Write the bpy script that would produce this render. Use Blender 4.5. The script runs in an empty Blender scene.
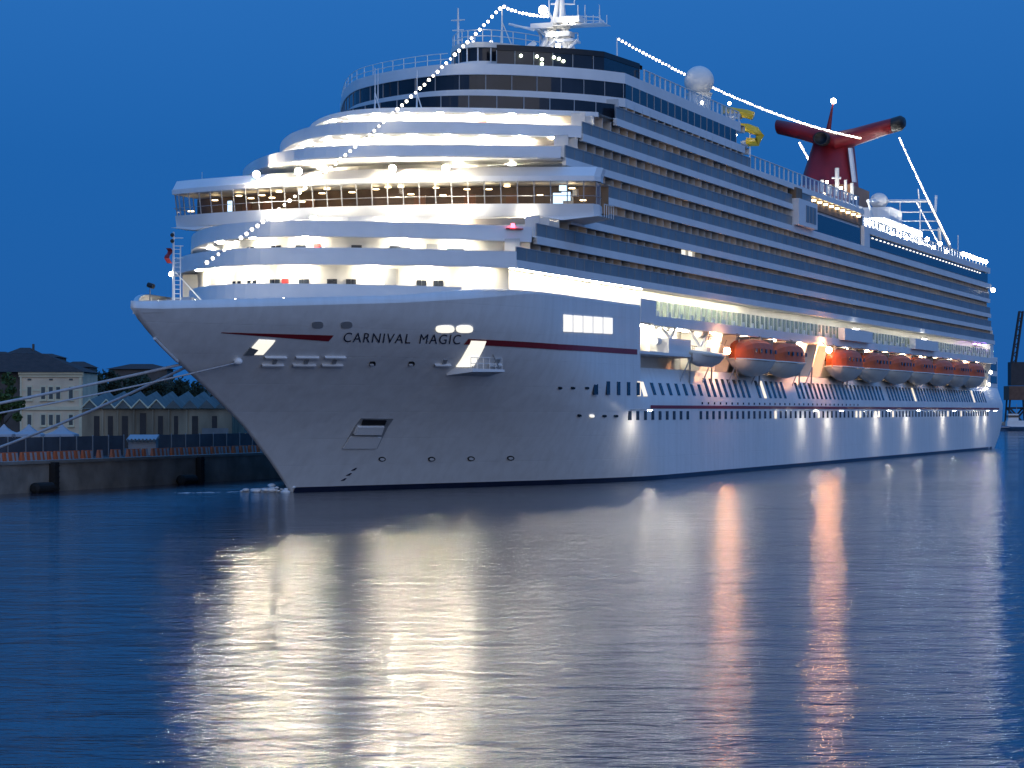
import bpy, bmesh, math, random
from mathutils import Vector, Matrix, noise as mnoise
random.seed(7)
C = bpy.context.scene
R = math.radians

# ------------------------------------------------------------------ camera, sky, sun, exposure
F, HX, HY, HZ = 2500.0, 512.0, 411.0, 7.0          # focal length in pixels, horizon row, eye height
cd = bpy.data.cameras.new('camera'); cam = bpy.data.objects.new('camera', cd)
C.collection.objects.link(cam); C.camera = cam
cd.sensor_width = 36; cd.lens = F / 1024 * 36; cd.shift_y = (HY - 384) / 1024
cd.clip_start = 1; cd.clip_end = 12000
cam.location = (0, 0, HZ); cam.rotation_euler = (R(90), 0, 0)

w = bpy.data.worlds.new('World'); C.world = w; w.use_nodes = True
nt = w.node_tree; bg = nt.nodes['Background']
SUN_EL, SUN_ROT = 1.0, 162.0                       # the last light lies low behind the camera
sky = nt.nodes.new('ShaderNodeTexSky'); sky.sky_type = 'NISHITA'; sky.sun_disc = False
sky.sun_elevation = R(SUN_EL); sky.sun_rotation = R(SUN_ROT); sky.ozone_density = 6.0; sky.dust_density = 0.4
geo = nt.nodes.new('ShaderNodeTexCoord'); sep = nt.nodes.new('ShaderNodeSeparateXYZ'); nt.links.new(geo.outputs['Generated'], sep.inputs[0])
blue = nt.nodes.new('ShaderNodeValToRGB'); el = blue.color_ramp.elements
el[0].position = 0.0; el[0].color = (0.0085, 0.104, 0.37, 1); el[1].position = 1.0; el[1].color = (0.085, 0.31, 0.82, 1)
e_ = el.new(0.10); e_.color = (0.0115, 0.116, 0.40, 1); e_ = el.new(0.35); e_.color = (0.045, 0.22, 0.62, 1)
nt.links.new(sep.outputs['Z'], blue.inputs[0])
# brighter towards the afterglow (behind and to the right of the camera)
dot = nt.nodes.new('ShaderNodeVectorMath'); dot.operation = 'DOT_PRODUCT'
dot.inputs[1].default_value = (math.sin(R(SUN_ROT)), math.cos(R(SUN_ROT)), 0.0)
nt.links.new(geo.outputs['Generated'], dot.inputs[0])
gl_ = nt.nodes.new('ShaderNodeValToRGB'); g = gl_.color_ramp.elements
g[0].position = 0.0; g[0].color = (0, 0, 0, 1); g[1].position = 1.0; g[1].color = (0.13, 0.19, 0.36, 1)
e_ = g.new(0.45); e_.color = (0.035, 0.055, 0.11, 1)
nt.links.new(dot.outputs['Value'], gl_.inputs[0])
ad1 = nt.nodes.new('ShaderNodeMix'); ad1.data_type = 'RGBA'; ad1.blend_type = 'ADD'; ad1.inputs[0].default_value = 1.0
nt.links.new(blue.outputs[0], ad1.inputs[6]); nt.links.new(gl_.outputs[0], ad1.inputs[7])
ad2 = nt.nodes.new('ShaderNodeMix'); ad2.data_type = 'RGBA'; ad2.blend_type = 'ADD'; ad2.inputs[0].default_value = 0.02
nt.links.new(ad1.outputs[2], ad2.inputs[6]); nt.links.new(sky.outputs[0], ad2.inputs[7])
nt.links.new(ad2.outputs[2], bg.inputs[0]); bg.inputs[1].default_value = 1.0

sl = bpy.data.lights.new('sun', 'SUN'); so = bpy.data.objects.new('sun', sl); C.collection.objects.link(so)
sl.energy = 0.58; sl.angle = R(60); sl.color = (1.0, 0.82, 0.43)
az = R(SUN_ROT)
sd = Vector((math.sin(az), math.cos(az), math.tan(R(9))))       # towards the last glow, behind the camera
so.rotation_euler = sd.to_track_quat('Z', 'Y').to_euler()

C.view_settings.view_transform = 'Standard'; C.view_settings.look = 'None'
C.view_settings.exposure = 0.0; C.view_settings.gamma = 1.0
C.render.engine = 'CYCLES'
cy = C.cycles
cy.use_denoising = True; cy.max_bounces = 5; cy.diffuse_bounces = 2; cy.glossy_bounces = 3
cy.transparent_max_bounces = 8; cy.sample_clamp_indirect = 4.0
cy.caustics_reflective = True; cy.caustics_refractive = False

# ------------------------------------------------------------------ materials
def nodemat(name):
    m = bpy.data.materials.new(name); m.use_nodes = True
    return m, m.node_tree, m.node_tree.nodes['Principled BSDF']

def paint(name, col, rough=0.5, var=0.12, scale=0.6, metal=0.0, bump=0.0, bscale=4.0, stretch=(1, 1, 1), spec=0.5):
    """A base colour broken up by two scales of noise; optional bump."""
    m, t, b = nodemat(name)
    tc = t.nodes.new('ShaderNodeTexCoord'); mp = t.nodes.new('ShaderNodeMapping')
    mp.inputs['Scale'].default_value = stretch
    t.links.new(tc.outputs['Object'], mp.inputs[0])
    n1 = t.nodes.new('ShaderNodeTexNoise'); n1.inputs['Scale'].default_value = scale; n1.inputs['Detail'].default_value = 6
    t.links.new(mp.outputs[0], n1.inputs['Vector'])
    cr = t.nodes.new('ShaderNodeValToRGB')
    cr.color_ramp.elements[0].position = 0.3; cr.color_ramp.elements[1].position = 0.72
    cr.color_ramp.elements[0].color = tuple(c * (1 - var) for c in col) + (1,)
    cr.color_ramp.elements[1].color = tuple(min(1, c * (1 + var)) for c in col) + (1,)
    t.links.new(n1.outputs['Fac'], cr.inputs[0]); t.links.new(cr.outputs[0], b.inputs['Base Color'])
    b.inputs['Roughness'].default_value = rough; b.inputs['Metallic'].default_value = metal
    b.inputs['Specular IOR Level'].default_value = spec
    if bump:
        n2 = t.nodes.new('ShaderNodeTexNoise'); n2.inputs['Scale'].default_value = bscale; n2.inputs['Detail'].default_value = 4
        t.links.new(mp.outputs[0], n2.inputs['Vector'])
        bp = t.nodes.new('ShaderNodeBump'); bp.inputs['Strength'].default_value = bump; bp.inputs['Distance'].default_value = 0.2
        t.links.new(n2.outputs['Fac'], bp.inputs['Height']); t.links.new(bp.outputs[0], b.inputs['Normal'])
    return m

def lamp_mat(name, col, strength):
    m, t, b = nodemat(name)
    b.inputs['Base Color'].default_value = (0.8, 0.8, 0.8, 1)
    b.inputs['Emission Color'].default_value = tuple(col) + (1,)
    b.inputs['Emission Strength'].default_value = strength
    return m

def clear_glass(name, tint, refl=0.12):
    m, t, b = nodemat(name)
    out = t.nodes['Material Output']
    tr = t.nodes.new('ShaderNodeBsdfTransparent'); tr.inputs[0].default_value = tuple(tint) + (1,)
    gl = t.nodes.new('ShaderNodeBsdfGlossy'); gl.inputs['Roughness'].default_value = 0.03
    fr = t.nodes.new('ShaderNodeFresnel'); gm = t.nodes.new('ShaderNodeNewGeometry'); io = t.nodes.new('ShaderNodeMapRange')
    io.inputs['To Min'].default_value = 1.5; io.inputs['To Max'].default_value = 1 / 1.5      # the same reflectance on both faces of the pane
    t.links.new(gm.outputs['Backfacing'], io.inputs['Value']); t.links.new(io.outputs[0], fr.inputs[0])
    mx = t.nodes.new('ShaderNodeMixShader')
    t.links.new(fr.outputs[0], mx.inputs[0]); t.links.new(tr.outputs[0], mx.inputs[1]); t.links.new(gl.outputs[0], mx.inputs[2])
    t.links.new(mx.outputs[0], out.inputs[0])
    return m

def hull_mat():
    """White ship's side: plate seams as bump and faint vertical weather streaks."""
    m, t, b = nodemat('hull_paint')
    tc = t.nodes.new('ShaderNodeTexCoord')
    mp = t.nodes.new('ShaderNodeMapping'); mp.inputs['Scale'].default_value = (0.9, 0.9, 0.06)
    t.links.new(tc.outputs['Object'], mp.inputs[0])
    n = t.nodes.new('ShaderNodeTexNoise'); n.inputs['Scale'].default_value = 1.3; n.inputs['Detail'].default_value = 7
    t.links.new(mp.outputs[0], n.inputs['Vector'])
    cr = t.nodes.new('ShaderNodeValToRGB')
    cr.color_ramp.elements[0].position = 0.25; cr.color_ramp.elements[1].position = 0.6
    cr.color_ramp.elements[0].color = (0.69, 0.685, 0.67, 1); cr.color_ramp.elements[1].color = (0.76, 0.76, 0.75, 1)
    t.links.new(n.outputs['Fac'], cr.inputs[0])
    t.links.new(cr.outputs[0], b.inputs['Base Color'])
    sx = t.nodes.new('ShaderNodeSeparateXYZ'); t.links.new(tc.outputs['Object'], sx.inputs[0])
    cb = t.nodes.new('ShaderNodeCombineXYZ')
    t.links.new(sx.outputs['X'], cb.inputs['X']); t.links.new(sx.outputs['Z'], cb.inputs['Y'])
    br = t.nodes.new('ShaderNodeTexBrick'); br.inputs['Scale'].default_value = 1.0
    br.inputs['Brick Width'].default_value = 9.0; br.inputs['Row Height'].default_value = 2.3
    br.inputs['Mortar Size'].default_value = 0.025; br.inputs['Mortar Smooth'].default_value = 0.6
    t.links.new(cb.outputs[0], br.inputs['Vector'])
    n3 = t.nodes.new('ShaderNodeTexNoise'); n3.inputs['Scale'].default_value = 0.55; n3.inputs['Detail'].default_value = 3
    t.links.new(tc.outputs['Object'], n3.inputs['Vector'])
    ad = t.nodes.new('ShaderNodeMath'); ad.operation = 'MULTIPLY_ADD'; ad.inputs[1].default_value = -0.25
    t.links.new(br.outputs['Fac'], ad.inputs[0]); t.links.new(n3.outputs['Fac'], ad.inputs[2])
    bp = t.nodes.new('ShaderNodeBump'); bp.inputs['Strength'].default_value = 0.45; bp.inputs['Distance'].default_value = 0.16
    t.links.new(ad.outputs[0], bp.inputs['Height']); t.links.new(bp.outputs[0], b.inputs['Normal'])
    b.inputs['Roughness'].default_value = 0.42
    return m

def cabin_mat():
    """Sliding doors, curtains and frames along a cabin wall (object space, along the deck)."""
    m, t, b = nodemat('cabin_wall_doors')
    tc = t.nodes.new('ShaderNodeTexCoord'); sx = t.nodes.new('ShaderNodeSeparateXYZ')
    t.links.new(tc.outputs['Object'], sx.inputs[0])
    cb = t.nodes.new('ShaderNodeCombineXYZ')
    t.links.new(sx.outputs['X'], cb.inputs['X']); t.links.new(sx.outputs['Z'], cb.inputs['Y'])
    br = t.nodes.new('ShaderNodeTexBrick'); br.offset = 0.0; br.inputs['Scale'].default_value = 1.0
    br.inputs['Brick Width'].default_value = 1.35; br.inputs['Row Height'].default_value = 2.63
    br.inputs['Mortar Size'].default_value = 0.11
    br.inputs['Color1'].default_value = (0.12, 0.105, 0.095, 1); br.inputs['Color2'].default_value = (0.50, 0.42, 0.32, 1)
    br.inputs['Mortar'].default_value = (0.62, 0.58, 0.52, 1); br.inputs['Bias'].default_value = -0.1
    t.links.new(cb.outputs[0], br.inputs['Vector']); t.links.new(br.outputs['Color'], b.inputs['Base Color'])
    b.inputs['Roughness'].default_value = 0.3
    return m

def water_mat():
    m, t, b = nodemat('harbour_water')
    b.inputs['Base Color'].default_value = (0.004, 0.016, 0.034, 1)
    b.inputs['Roughness'].default_value = 0.16; b.inputs['IOR'].default_value = 1.333
    tc = t.nodes.new('ShaderNodeTexCoord')
    def nz(scale, stretch, detail, dist=0.0):
        mp = t.nodes.new('ShaderNodeMapping'); mp.inputs['Scale'].default_value = stretch
        mp.inputs['Rotation'].default_value = (0, 0, R(9))
        t.links.new(tc.outputs['Object'], mp.inputs[0])
        n = t.nodes.new('ShaderNodeTexNoise'); n.inputs['Scale'].default_value = scale
        n.inputs['Detail'].default_value = detail; n.inputs['Distortion'].default_value = dist
        t.links.new(mp.outputs[0], n.inputs['Vector']); return n
    a = nz(0.16, (0.65, 1.0, 1), 3, 0.4); c = nz(0.7, (0.65, 1.0, 1), 6, 0.5); d = nz(3.2, (0.4, 1.0, 1), 5)
    m1 = t.nodes.new('ShaderNodeMath'); m1.operation = 'MULTIPLY_ADD'; m1.inputs[1].default_value = 0.44
    t.links.new(c.outputs['Fac'], m1.inputs[0])
    m0 = t.nodes.new('ShaderNodeMath'); m0.operation = 'MULTIPLY'; m0.inputs[1].default_value = 0.62
    t.links.new(a.outputs['Fac'], m0.inputs[0]); t.links.new(m0.outputs[0], m1.inputs[2])
    m2 = t.nodes.new('ShaderNodeMath'); m2.operation = 'MULTIPLY_ADD'; m2.inputs[1].default_value = 0.16
    t.links.new(d.outputs['Fac'], m2.inputs[0]); t.links.new(m1.outputs[0], m2.inputs[2])
    bp = t.nodes.new('ShaderNodeBump'); bp.inputs['Strength'].default_value = 1.0; bp.inputs['Distance'].default_value = 0.27
    t.links.new(m2.outputs[0], bp.inputs['Height']); t.links.new(bp.outputs[0], b.inputs['Normal'])
    # calmer and rougher patches
    p = nz(0.03, (0.35, 1.0, 1), 2)
    mr = t.nodes.new('ShaderNodeMapRange'); mr.inputs['From Min'].default_value = 0.35; mr.inputs['From Max'].default_value = 0.65
    mr.inputs['To Min'].default_value = 0.05; mr.inputs['To Max'].default_value = 0.09
    t.links.new(p.outputs['Fac'], mr.inputs['Value']); t.links.new(mr.outputs[0], b.inputs['Roughness'])
    return m

M = {}
M['hull'] = hull_mat()
M['white'] = paint('white_deck_paint', (0.76, 0.76, 0.75), 0.45, 0.05, 0.4, bump=0.04)
M['cream'] = paint('cream_wall_paint', (0.76, 0.73, 0.66), 0.5, 0.05, 0.5)
M['deck'] = paint('teal_grey_deck_coating', (0.28, 0.30, 0.30), 0.6, 0.15, 0.8)
M['red'] = paint('dark_red_stripe_paint', (0.24, 0.016, 0.02), 0.45, 0.1)
M['funnelred'] = paint('deep_red_funnel_paint', (0.23, 0.008, 0.014), 0.5, 0.18, 0.35, bump=0.05)
M['navy'] = paint('navy_boot_top_paint', (0.012, 0.016, 0.04), 0.4, 0.2)
M['letter'] = paint('dark_blue_lettering', (0.015, 0.02, 0.05), 0.5, 0.05)
M['black'] = paint('black_paint', (0.012, 0.012, 0.014), 0.5, 0.2)
M['steel'] = paint('grey_steel', (0.34, 0.35, 0.36), 0.45, 0.1, metal=0.2)
M['darkglass'] = paint('dark_window_glass', (0.014, 0.018, 0.026), 0.12, 0.3, 0.4, spec=0.45)
M['balglass'] = paint('tinted_balustrade_glass', (0.19, 0.20, 0.20), 0.3, 0.2, 0.3, spec=0.35)
M['cabin'] = cabin_mat()
M['partition'] = paint('balcony_partition', (0.60, 0.57, 0.53), 0.5, 0.1)
M['warmroom'] = paint('brown_bridge_interior', (0.20, 0.13, 0.075), 0.6, 0.3, 0.5)
M['clear'] = clear_glass('clear_bridge_glass', (0.82, 0.84, 0.86))
M['promglass'] = clear_glass('green_promenade_glass', (0.60, 0.67, 0.62))
M['screen'] = clear_glass('glass_wind_screen', (0.95, 0.96, 0.97))
M['yellow'] = paint('yellow_slide_plastic', (0.75, 0.47, 0.02), 0.3, 0.1)
M['orange'] = paint('orange_lifeboat_canopy', (0.62, 0.115, 0.025), 0.5, 0.12, 0.8)
M['boatwhite'] = paint('pale_lifeboat_hull', (0.70, 0.70, 0.65), 0.4, 0.1, 0.5)
M['redbox'] = paint('red_locker_paint', (0.45, 0.03, 0.03), 0.5, 0.1)
M['brown'] = paint('brown_door', (0.28, 0.13, 0.06), 0.5, 0.2)
M['dome'] = paint('white_radome', (0.72, 0.70, 0.66), 0.5, 0.04)
M['rope'] = paint('pale_mooring_rope', (0.42, 0.42, 0.43), 0.8, 0.15, 4)
M['foam'] = paint('white_foam', (0.85, 0.87, 0.88), 0.7, 0.08, 2)
WARM = (1.0, 0.86, 0.62); COOL = (1.0, 0.90, 0.70)
M['L_terr'] = lamp_mat('terrace_lamp', COOL, 560)
M['L_flood'] = lamp_mat('flood_lamp', (1.0, 0.84, 0.58), 2000)
M['L_prom'] = lamp_mat('promenade_lamp', COOL, 135)
M['L_promaft'] = lamp_mat('promenade_lamp_dim', (1.0, 0.95, 0.82), 22)
M['L_orange'] = lamp_mat('sodium_lamp', (1.0, 0.44, 0.18), 330)
M['L_orange2'] = lamp_mat('sodium_lamp_aft', (1.0, 0.42, 0.17), 480)
M['L_boat'] = lamp_mat('boat_deck_lamp', (1.0, 0.70, 0.46), 75)
M['L_down'] = lamp_mat('hull_side_lamp', (1.0, 0.90, 0.74), 300)
M['L_bridge'] = lamp_mat('bridge_ceiling_lamp', (1.0, 0.72, 0.36), 9)
M['L_bulb'] = lamp_mat('string_bulb', (1.0, 0.90, 0.72), 9)
M['L_win'] = lamp_mat('lit_window', (1.0, 0.80, 0.50), 1.1)
M['L_cab'] = lamp_mat('cabin_curtain_glow', (1.0, 0.70, 0.42), 0.30)
M['L_soft'] = lamp_mat('small_deck_lamp', (1.0, 0.94, 0.82), 2.5)
M['L_spot'] = lamp_mat('rail_lantern', COOL, 40)
M['L_open'] = lamp_mat('lit_mooring_opening', (1.0, 0.93, 0.76), 1.0)
M['L_screen'] = lamp_mat('bridge_monitor', (0.55, 0.78, 1.0), 2.0)
M['L_violet'] = lamp_mat('violet_deck_lamp', (0.45, 0.18, 1.0), 55)
M['L_red'] = lamp_mat('red_beacon', (1.0, 0.05, 0.08), 8)
M['L_green'] = lamp_mat('lounge_lamp', (0.9, 1.0, 0.7), 7)
M['L_mast'] = lamp_mat('mast_lamp', (1.0, 0.93, 0.78), 18)
M['L_aft'] = lamp_mat('aft_flood_lamp', (1.0, 0.96, 0.86), 300)

# ------------------------------------------------------------------ mesh helper
class MB:
    def __init__(s): s.v = []; s.f = []; s.mi = []; s.k = 0
    def add(s, pts): i = len(s.v); s.v += [tuple(p) for p in pts]; return i
    def face(s, ids): s.f.append(ids); s.mi.append(s.k)
    def grid(s, rows, closed=False):
        n = len(rows[0]); b = s.add([p for r in rows for p in r])
        for i in range(len(rows) - 1):
            for j in range(n if closed else n - 1):
                j2 = (j + 1) % n
                s.face((b + i*n + j, b + i*n + j2, b + (i+1)*n + j2, b + (i+1)*n + j))
        return b
    def box(s, x0, x1, y0, y1, z0, z1):
        b = s.add([(x, y, z) for z in (z0, z1) for (x, y) in ((x0, y0), (x1, y0), (x1, y1), (x0, y1))])
        for q in ((0,3,2,1), (4,5,6,7), (0,1,5,4), (1,2,6,5), (2,3,7,6), (3,0,4,7)): s.face(tuple(b + i for i in q))
    def hexa(s, p):        # eight corners: four below, four above
        b = s.add(p)
        for q in ((0,3,2,1), (4,5,6,7), (0,1,5,4), (1,2,6,5), (2,3,7,6), (3,0,4,7)): s.face(tuple(b + i for i in q))
    def tube(s, pts, r, n=6, cap=True):
        pts = [Vector(p) for p in pts]
        rs = r if isinstance(r, (list, tuple)) else [r] * len(pts)
        rows = []
        for i, p in enumerate(pts):
            d = (pts[min(i+1, len(pts)-1)] - pts[max(i-1, 0)]).normalized()
            a = d.cross(Vector((0, 0, 1)) if abs(d.z) < 0.95 else Vector((1, 0, 0))).normalized(); c = d.cross(a)
            rows.append([tuple(p + (a * math.cos(2*math.pi*k/n) + c * math.sin(2*math.pi*k/n)) * rs[i]) for k in range(n)])
        b = s.grid(rows, True)
        if cap:
            s.face(tuple(b + k for k in range(n))[::-1]); e = b + (len(pts) - 1) * n; s.face(tuple(e + k for k in range(n)))
    def sphere(s, c, r, nu=10, nv=7, sq=(1, 1, 1)):
        rows = []
        for i in range(nv + 1):
            th = math.pi * (0.001 + 0.998 * i / nv)
            rows.append([(c[0] + r*sq[0]*math.sin(th)*math.cos(2*math.pi*k/nu), c[1] + r*sq[1]*math.sin(th)*math.sin(2*math.pi*k/nu), c[2] + r*sq[2]*math.cos(th)) for k in range(nu)])
        s.grid(rows, True)
    def mesh(s, name, mats, smooth=False, fix=True):
        me = bpy.data.meshes.new(name); me.from_pydata(s.v, [], s.f)
        for m in (mats if isinstance(mats, (list, tuple)) else [mats]): me.materials.append(m)
        for p, k in zip(me.polygons, s.mi): p.material_index = k; p.use_smooth = smooth
        if fix:
            bm = bmesh.new(); bm.from_mesh(me); bmesh.ops.recalc_face_normals(bm, faces=bm.faces); bm.to_mesh(me); bm.free()
        me.update(); return me
    def build(s, name, mats, parent=None, smooth=False, fix=True, loc=None):
        o = bpy.data.objects.new(name, s.mesh(name, mats, smooth, fix)); C.collection.objects.link(o)
        if parent: o.parent = parent
        if loc: o.location = loc
        return o

def tag(o, label, cat, group=None):
    o['label'] = label; o['category'] = cat
    if group: o['group'] = group
    return o
def struct(o): o['kind'] = 'structure'; return o
def empty(name, loc=(0, 0, 0), rz=0.0):
    o = bpy.data.objects.new(name, None); C.collection.objects.link(o); o.location = loc; o.rotation_euler = (0, 0, rz); return o
def copy_of(o, parent=None, loc=None, rot=None):
    c = o.copy(); C.collection.objects.link(c)
    if parent: c.parent = parent
    if loc is not None: c.location = loc
    if rot is not None: c.rotation_euler = rot
    return c
def copy_tree(o, parent=None):
    c = copy_of(o, parent)
    for ch in [x for x in C.collection.objects if x.parent == o]: copy_tree(ch, c)
    return c

# ------------------------------------------------------------------ ship frame: s aft from the stem at the waterline, t to port, z up
BOW = (-222 / F * 216.0, 216.0)
_n = math.hypot(897, F); U = (897 / _n, F / _n); V = (F / _n, -897 / _n)
ANG = math.atan2(U[1], U[0])
def W(s, t, z): return (BOW[0] + s*U[0] + t*V[0], BOW[1] + s*U[1] + t*V[1], z)     # ship -> world
def P(s, t, z): return (s, -t, z)                                                  # ship -> local of the ship's Empty
def st_of(px, t):            # where the sight line through a column meets the plane t
    k = (px - HX) / F
    s = (k*(BOW[1] + t*V[1]) - BOW[0] - t*V[0]) / (U[0] - k*U[1]); return s, BOW[1] + s*U[1] + t*V[1]
def on_t(px, py, t): s, D = st_of(px, t); return (s, t, HZ + (HY - py) * D / F)
def on_s(px, py, s):
    k = (px - HX) / F
    t = (k*(BOW[1] + s*U[1]) - BOW[0] - s*U[0]) / (V[0] - k*V[1]); D = BOW[1] + s*U[1] + t*V[1]
    return (s, t, HZ + (HY - py) * D / F)
def px_of(s, t): X, D, _ = W(s, t, 0); return HX + F * X / D
def lerp(tab, x):
    if x <= tab[0][0]: return tab[0][1]
    for (a, b), (c, d) in zip(tab, tab[1:]):
        if x <= c: return b + (d - b) * (x - a) / (c - a)
    return tab[-1][1]
HB = 18.6
STEM = [(0, 0), (2.8, -4.2), (5.7, -9.2), (7.7, -13.6), (9.3, -17.3), (11, -21.4), (12.4, -24.6), (14.4, -28.2), (17, -31)]
KNUCK = [(-28, 14.8), (-18.5, 15.27), (-5, 15.98), (4, 16.7), (12, 17.4)]
GUN = [(-28, 15.35), (-18.5, 15.85), (-5, 16.6), (2, 17.4), (6, 17.6), (400, 17.6)]
SEND, SHOULDER = 286.0, 43.0
def half(s, z):
    """Half breadth of the hull skin at station s and height z."""
    zz = max(z, 0.0); s0 = lerp(STEM, zz)
    m = 0.455 + 0.05 * min(1.0, zz / 15.0); a = max(0.0, m * (s - s0)); k = 6.0
    d = max(k - abs(a - HB), 0.0) / k; h = min(a, HB) - d * d * k * 0.25       # straight entrance rounding into the parallel body
    if a <= 0: h = 0.0
    if s >= 55: h = HB
    h = max(0.0, h)
    if s > 255:                                       # run aft to the transom
        a = lerp([(-2, 272), (0, 276), (2.5, 282), (5, 285.5), (8, 286), (20, 286)], zz)
        y = min(1.0, max(0.0, (s - 255) / (a - 255))); h *= (1 - 0.05 * y ** 3)
    return h
def hull_at(px, py):
    """First point where the sight line through a picture point meets the hull's port skin."""
    def pt(D):
        X = (px - HX) / F * D; dx, dy = X - BOW[0], D - BOW[1]
        return dx*U[0] + dy*U[1], dx*V[0] + dy*V[1], HZ + (HY - py) / F * D
    D, lo = 170.0, None
    while D < 520:
        s, t, z = pt(D)
        if s > lerp(STEM, max(z, 0)) and t < half(s, z) and t > -2: lo = D; break
        D += 0.4
    if lo is None: return None
    a, b = lo - 0.4, lo
    for _ in range(20):
        m = (a + b) / 2; s, t, z = pt(m)
        if s > lerp(STEM, max(z, 0)) and t < half(s, z): b = m
        else: a = m
    return pt(b)
def skin(s, z, off=0.04):
    """Local point on the port skin, pushed off along its normal."""
    e = 0.2; a = Vector(P(s, half(s, z), z)); b = Vector(P(s + e, half(s + e, z), z)); c = Vector(P(s, half(s, z + e), z + e))
    n = (c - a).cross(b - a).normalized()
    if n.y > 0: n = -n
    return tuple(a + n * off)
def hull_patch(quad, mat, name, parent, off=0.05, nu=4, nv=3):
    """A plate on the skin from four corners (s,z) given round its outline."""
    mb = MB(); outer, inner = [], []
    for i in range(nv + 1):
        ro, ri = [], []
        for j in range(nu + 1):
            a, b = j / nu, i / nv
            s = (quad[0][0]*(1-a) + quad[1][0]*a)*(1-b) + (quad[3][0]*(1-a) + quad[2][0]*a)*b
            z = (quad[0][1]*(1-a) + quad[1][1]*a)*(1-b) + (quad[3][1]*(1-a) + quad[2][1]*a)*b
            ro.append(skin(s, z, off)); ri.append(skin(s, z, -0.05))
        outer.append(ro); inner.append(ri)
    mb.grid(outer); mb.grid([outer[0], inner[0]]); mb.grid([outer[-1], inner[-1]])
    mb.grid([[r[0] for r in outer], [r[0] for r in inner]]); mb.grid([[r[-1] for r in outer], [r[-1] for r in inner]])
    return mb.build(name, mat, parent, fix=False)
def sz(px, py): h = hull_at(px, py); return (h[0], h[2])
def pixquad(pts): return [sz(*p) for p in pts]

# ------------------------------------------------------------------ water and far ground
mb = MB(); mb.grid([[(x, y, 0) for x in (-6000, -300, 300, 6000)] for y in (-400, 20, 700, 9000)])
struct(mb.build('water', water_mat(), fix=False))

ship = empty('cruise_ship', W(0, 0, 0), ANG)
tag(ship, 'huge white cruise ship lit up at dusk with a red winged funnel', 'cruise ship')

# ------------------------------------------------------------------ hull
def station_list():
    return [i * 0.0285 for i in range(36)]
hull = MB()
for side in (1, -1):
    zs = [-1.5, 0, 0.5, 1.5, 2.8, 4.2, 5.7, 7.2, 8.5]
    us = [(i / 34) ** 1.35 for i in range(35)]
    rows = []
    def row(zf, inset=0.0):
        r = []
        for u in us:
            # station from this level's own stem to the parallel body
            s = None
            z = zf(0); s0 = lerp(STEM, max(z, 0)); s = s0 + (SHOULDER - s0) * u; z = zf(s)
            s0 = lerp(STEM, max(z, 0)); s = s0 + (SHOULDER - s0) * u
            r.append(P(s, side * max(0.0, half(s, z) - inset), z))
        return r
    for z in zs: rows.append(row(lambda s, z=z: z))
    for k in range(1, 9): rows.append(row(lambda s, k=k: 8.5 + (lerp(KNUCK, s) - 8.5) * k / 8))
    hull.grid(rows)
    # above the knuckle the plating leans inboard
    top = [(lambda s: lerp(KNUCK, s)), (lambda s: max(lerp(GUN, s), lerp(KNUCK, s) + 0.02))]
    a = row(top[0], 0.02)
    b = []
    for p in a:
        zt = max(lerp(GUN, p[0]), p[2] + 0.02); dz = zt - p[2]
        s = p[0]; ht = abs(p[1]); b.append((s + 0.10 * dz * (1 if ht < 6 else 0.3), math.copysign(max(0, ht - 0.16 * dz), p[1]) if ht > 0 else p[1], zt))
    hull.grid([a, b])
    inner = [(p[0] + 0.3, math.copysign(max(0, abs(p[1]) - 0.3), p[1]) if p[1] else 0.0, p[2]) for p in b]
    hull.grid([b, inner]); hull.grid([inner, [(p[0], p[1], p[2] - 1.0) for p in inner]])
    # parallel body aft of the shoulder, flat side then a slanted band of windows
    ss = [SHOULDER, 45, 47.5, 50, 52.5, 55, 60, 90, 130, 170, 210, 250, 258, 264, 269, 273, 276, 279, 282, 284.5, 286]
    def brow(z, inset=0.0):
        r = []
        for s in ss:
            a_ = lerp([(-2, 272), (0, 276), (2.5, 282), (5, 285.5), (8, 286), (20, 286)], max(z, -2))
            s2 = min(s, a_); r.append(P(s2, side * (half(s2, z) - inset), z))
        return r
    body = [brow(z) for z in (-1.5, 0, 1, 2.5, 4, 5.5, 7, 8.3)] + [brow(11.4, 1.0)]
    hull.grid(body)
    hull.grid([body[-1], [(p[0], p[1] * 0.0 + -side * 14.6, p[2] + 0.02) for p in body[-1]]])
# transom, foredeck, shoulder bulkheads
for z0, z1 in ((-1.5, 0), (0, 2.5), (2.5, 5), (5, 8.3)):
    a0 = lerp([(-2, 272), (0, 276), (2.5, 282), (5, 285.5), (8, 286), (20, 286)], z0); a1 = lerp([(-2, 272), (0, 276), (2.5, 282), (5, 285.5), (8, 286), (20, 286)], z1)
    hull.grid([[P(a0, -half(a0, z0), z0), P(a0, half(a0, z0), z0)], [P(a1, -half(a1, z1), z1), P(a1, half(a1, z1), z1)]])
hull.grid([[P(286, -half(286, 8.3), 8.3), P(286, half(286, 8.3), 8.3)], [P(286, -half(286, 11.4) + 1, 11.4), P(286, half(286, 11.4) - 1, 11.4)]])
for side in (1, -1):           # bulkhead closing the forward hull at the boat recess
    hull.grid([[P(SHOULDER, side * 14.0, 8.0), P(SHOULDER, side * (HB - 0.3), 8.0)], [P(SHOULDER, side * 14.0, 17.5), P(SHOULDER, side * (HB - 0.3), 17.5)]])
hull_o = hull.build('hull', M['hull'], ship, smooth=True)
for e in (hull_o,):
    md = e.modifiers.new('weld', 'WELD'); md.merge_threshold = 0.01

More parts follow.
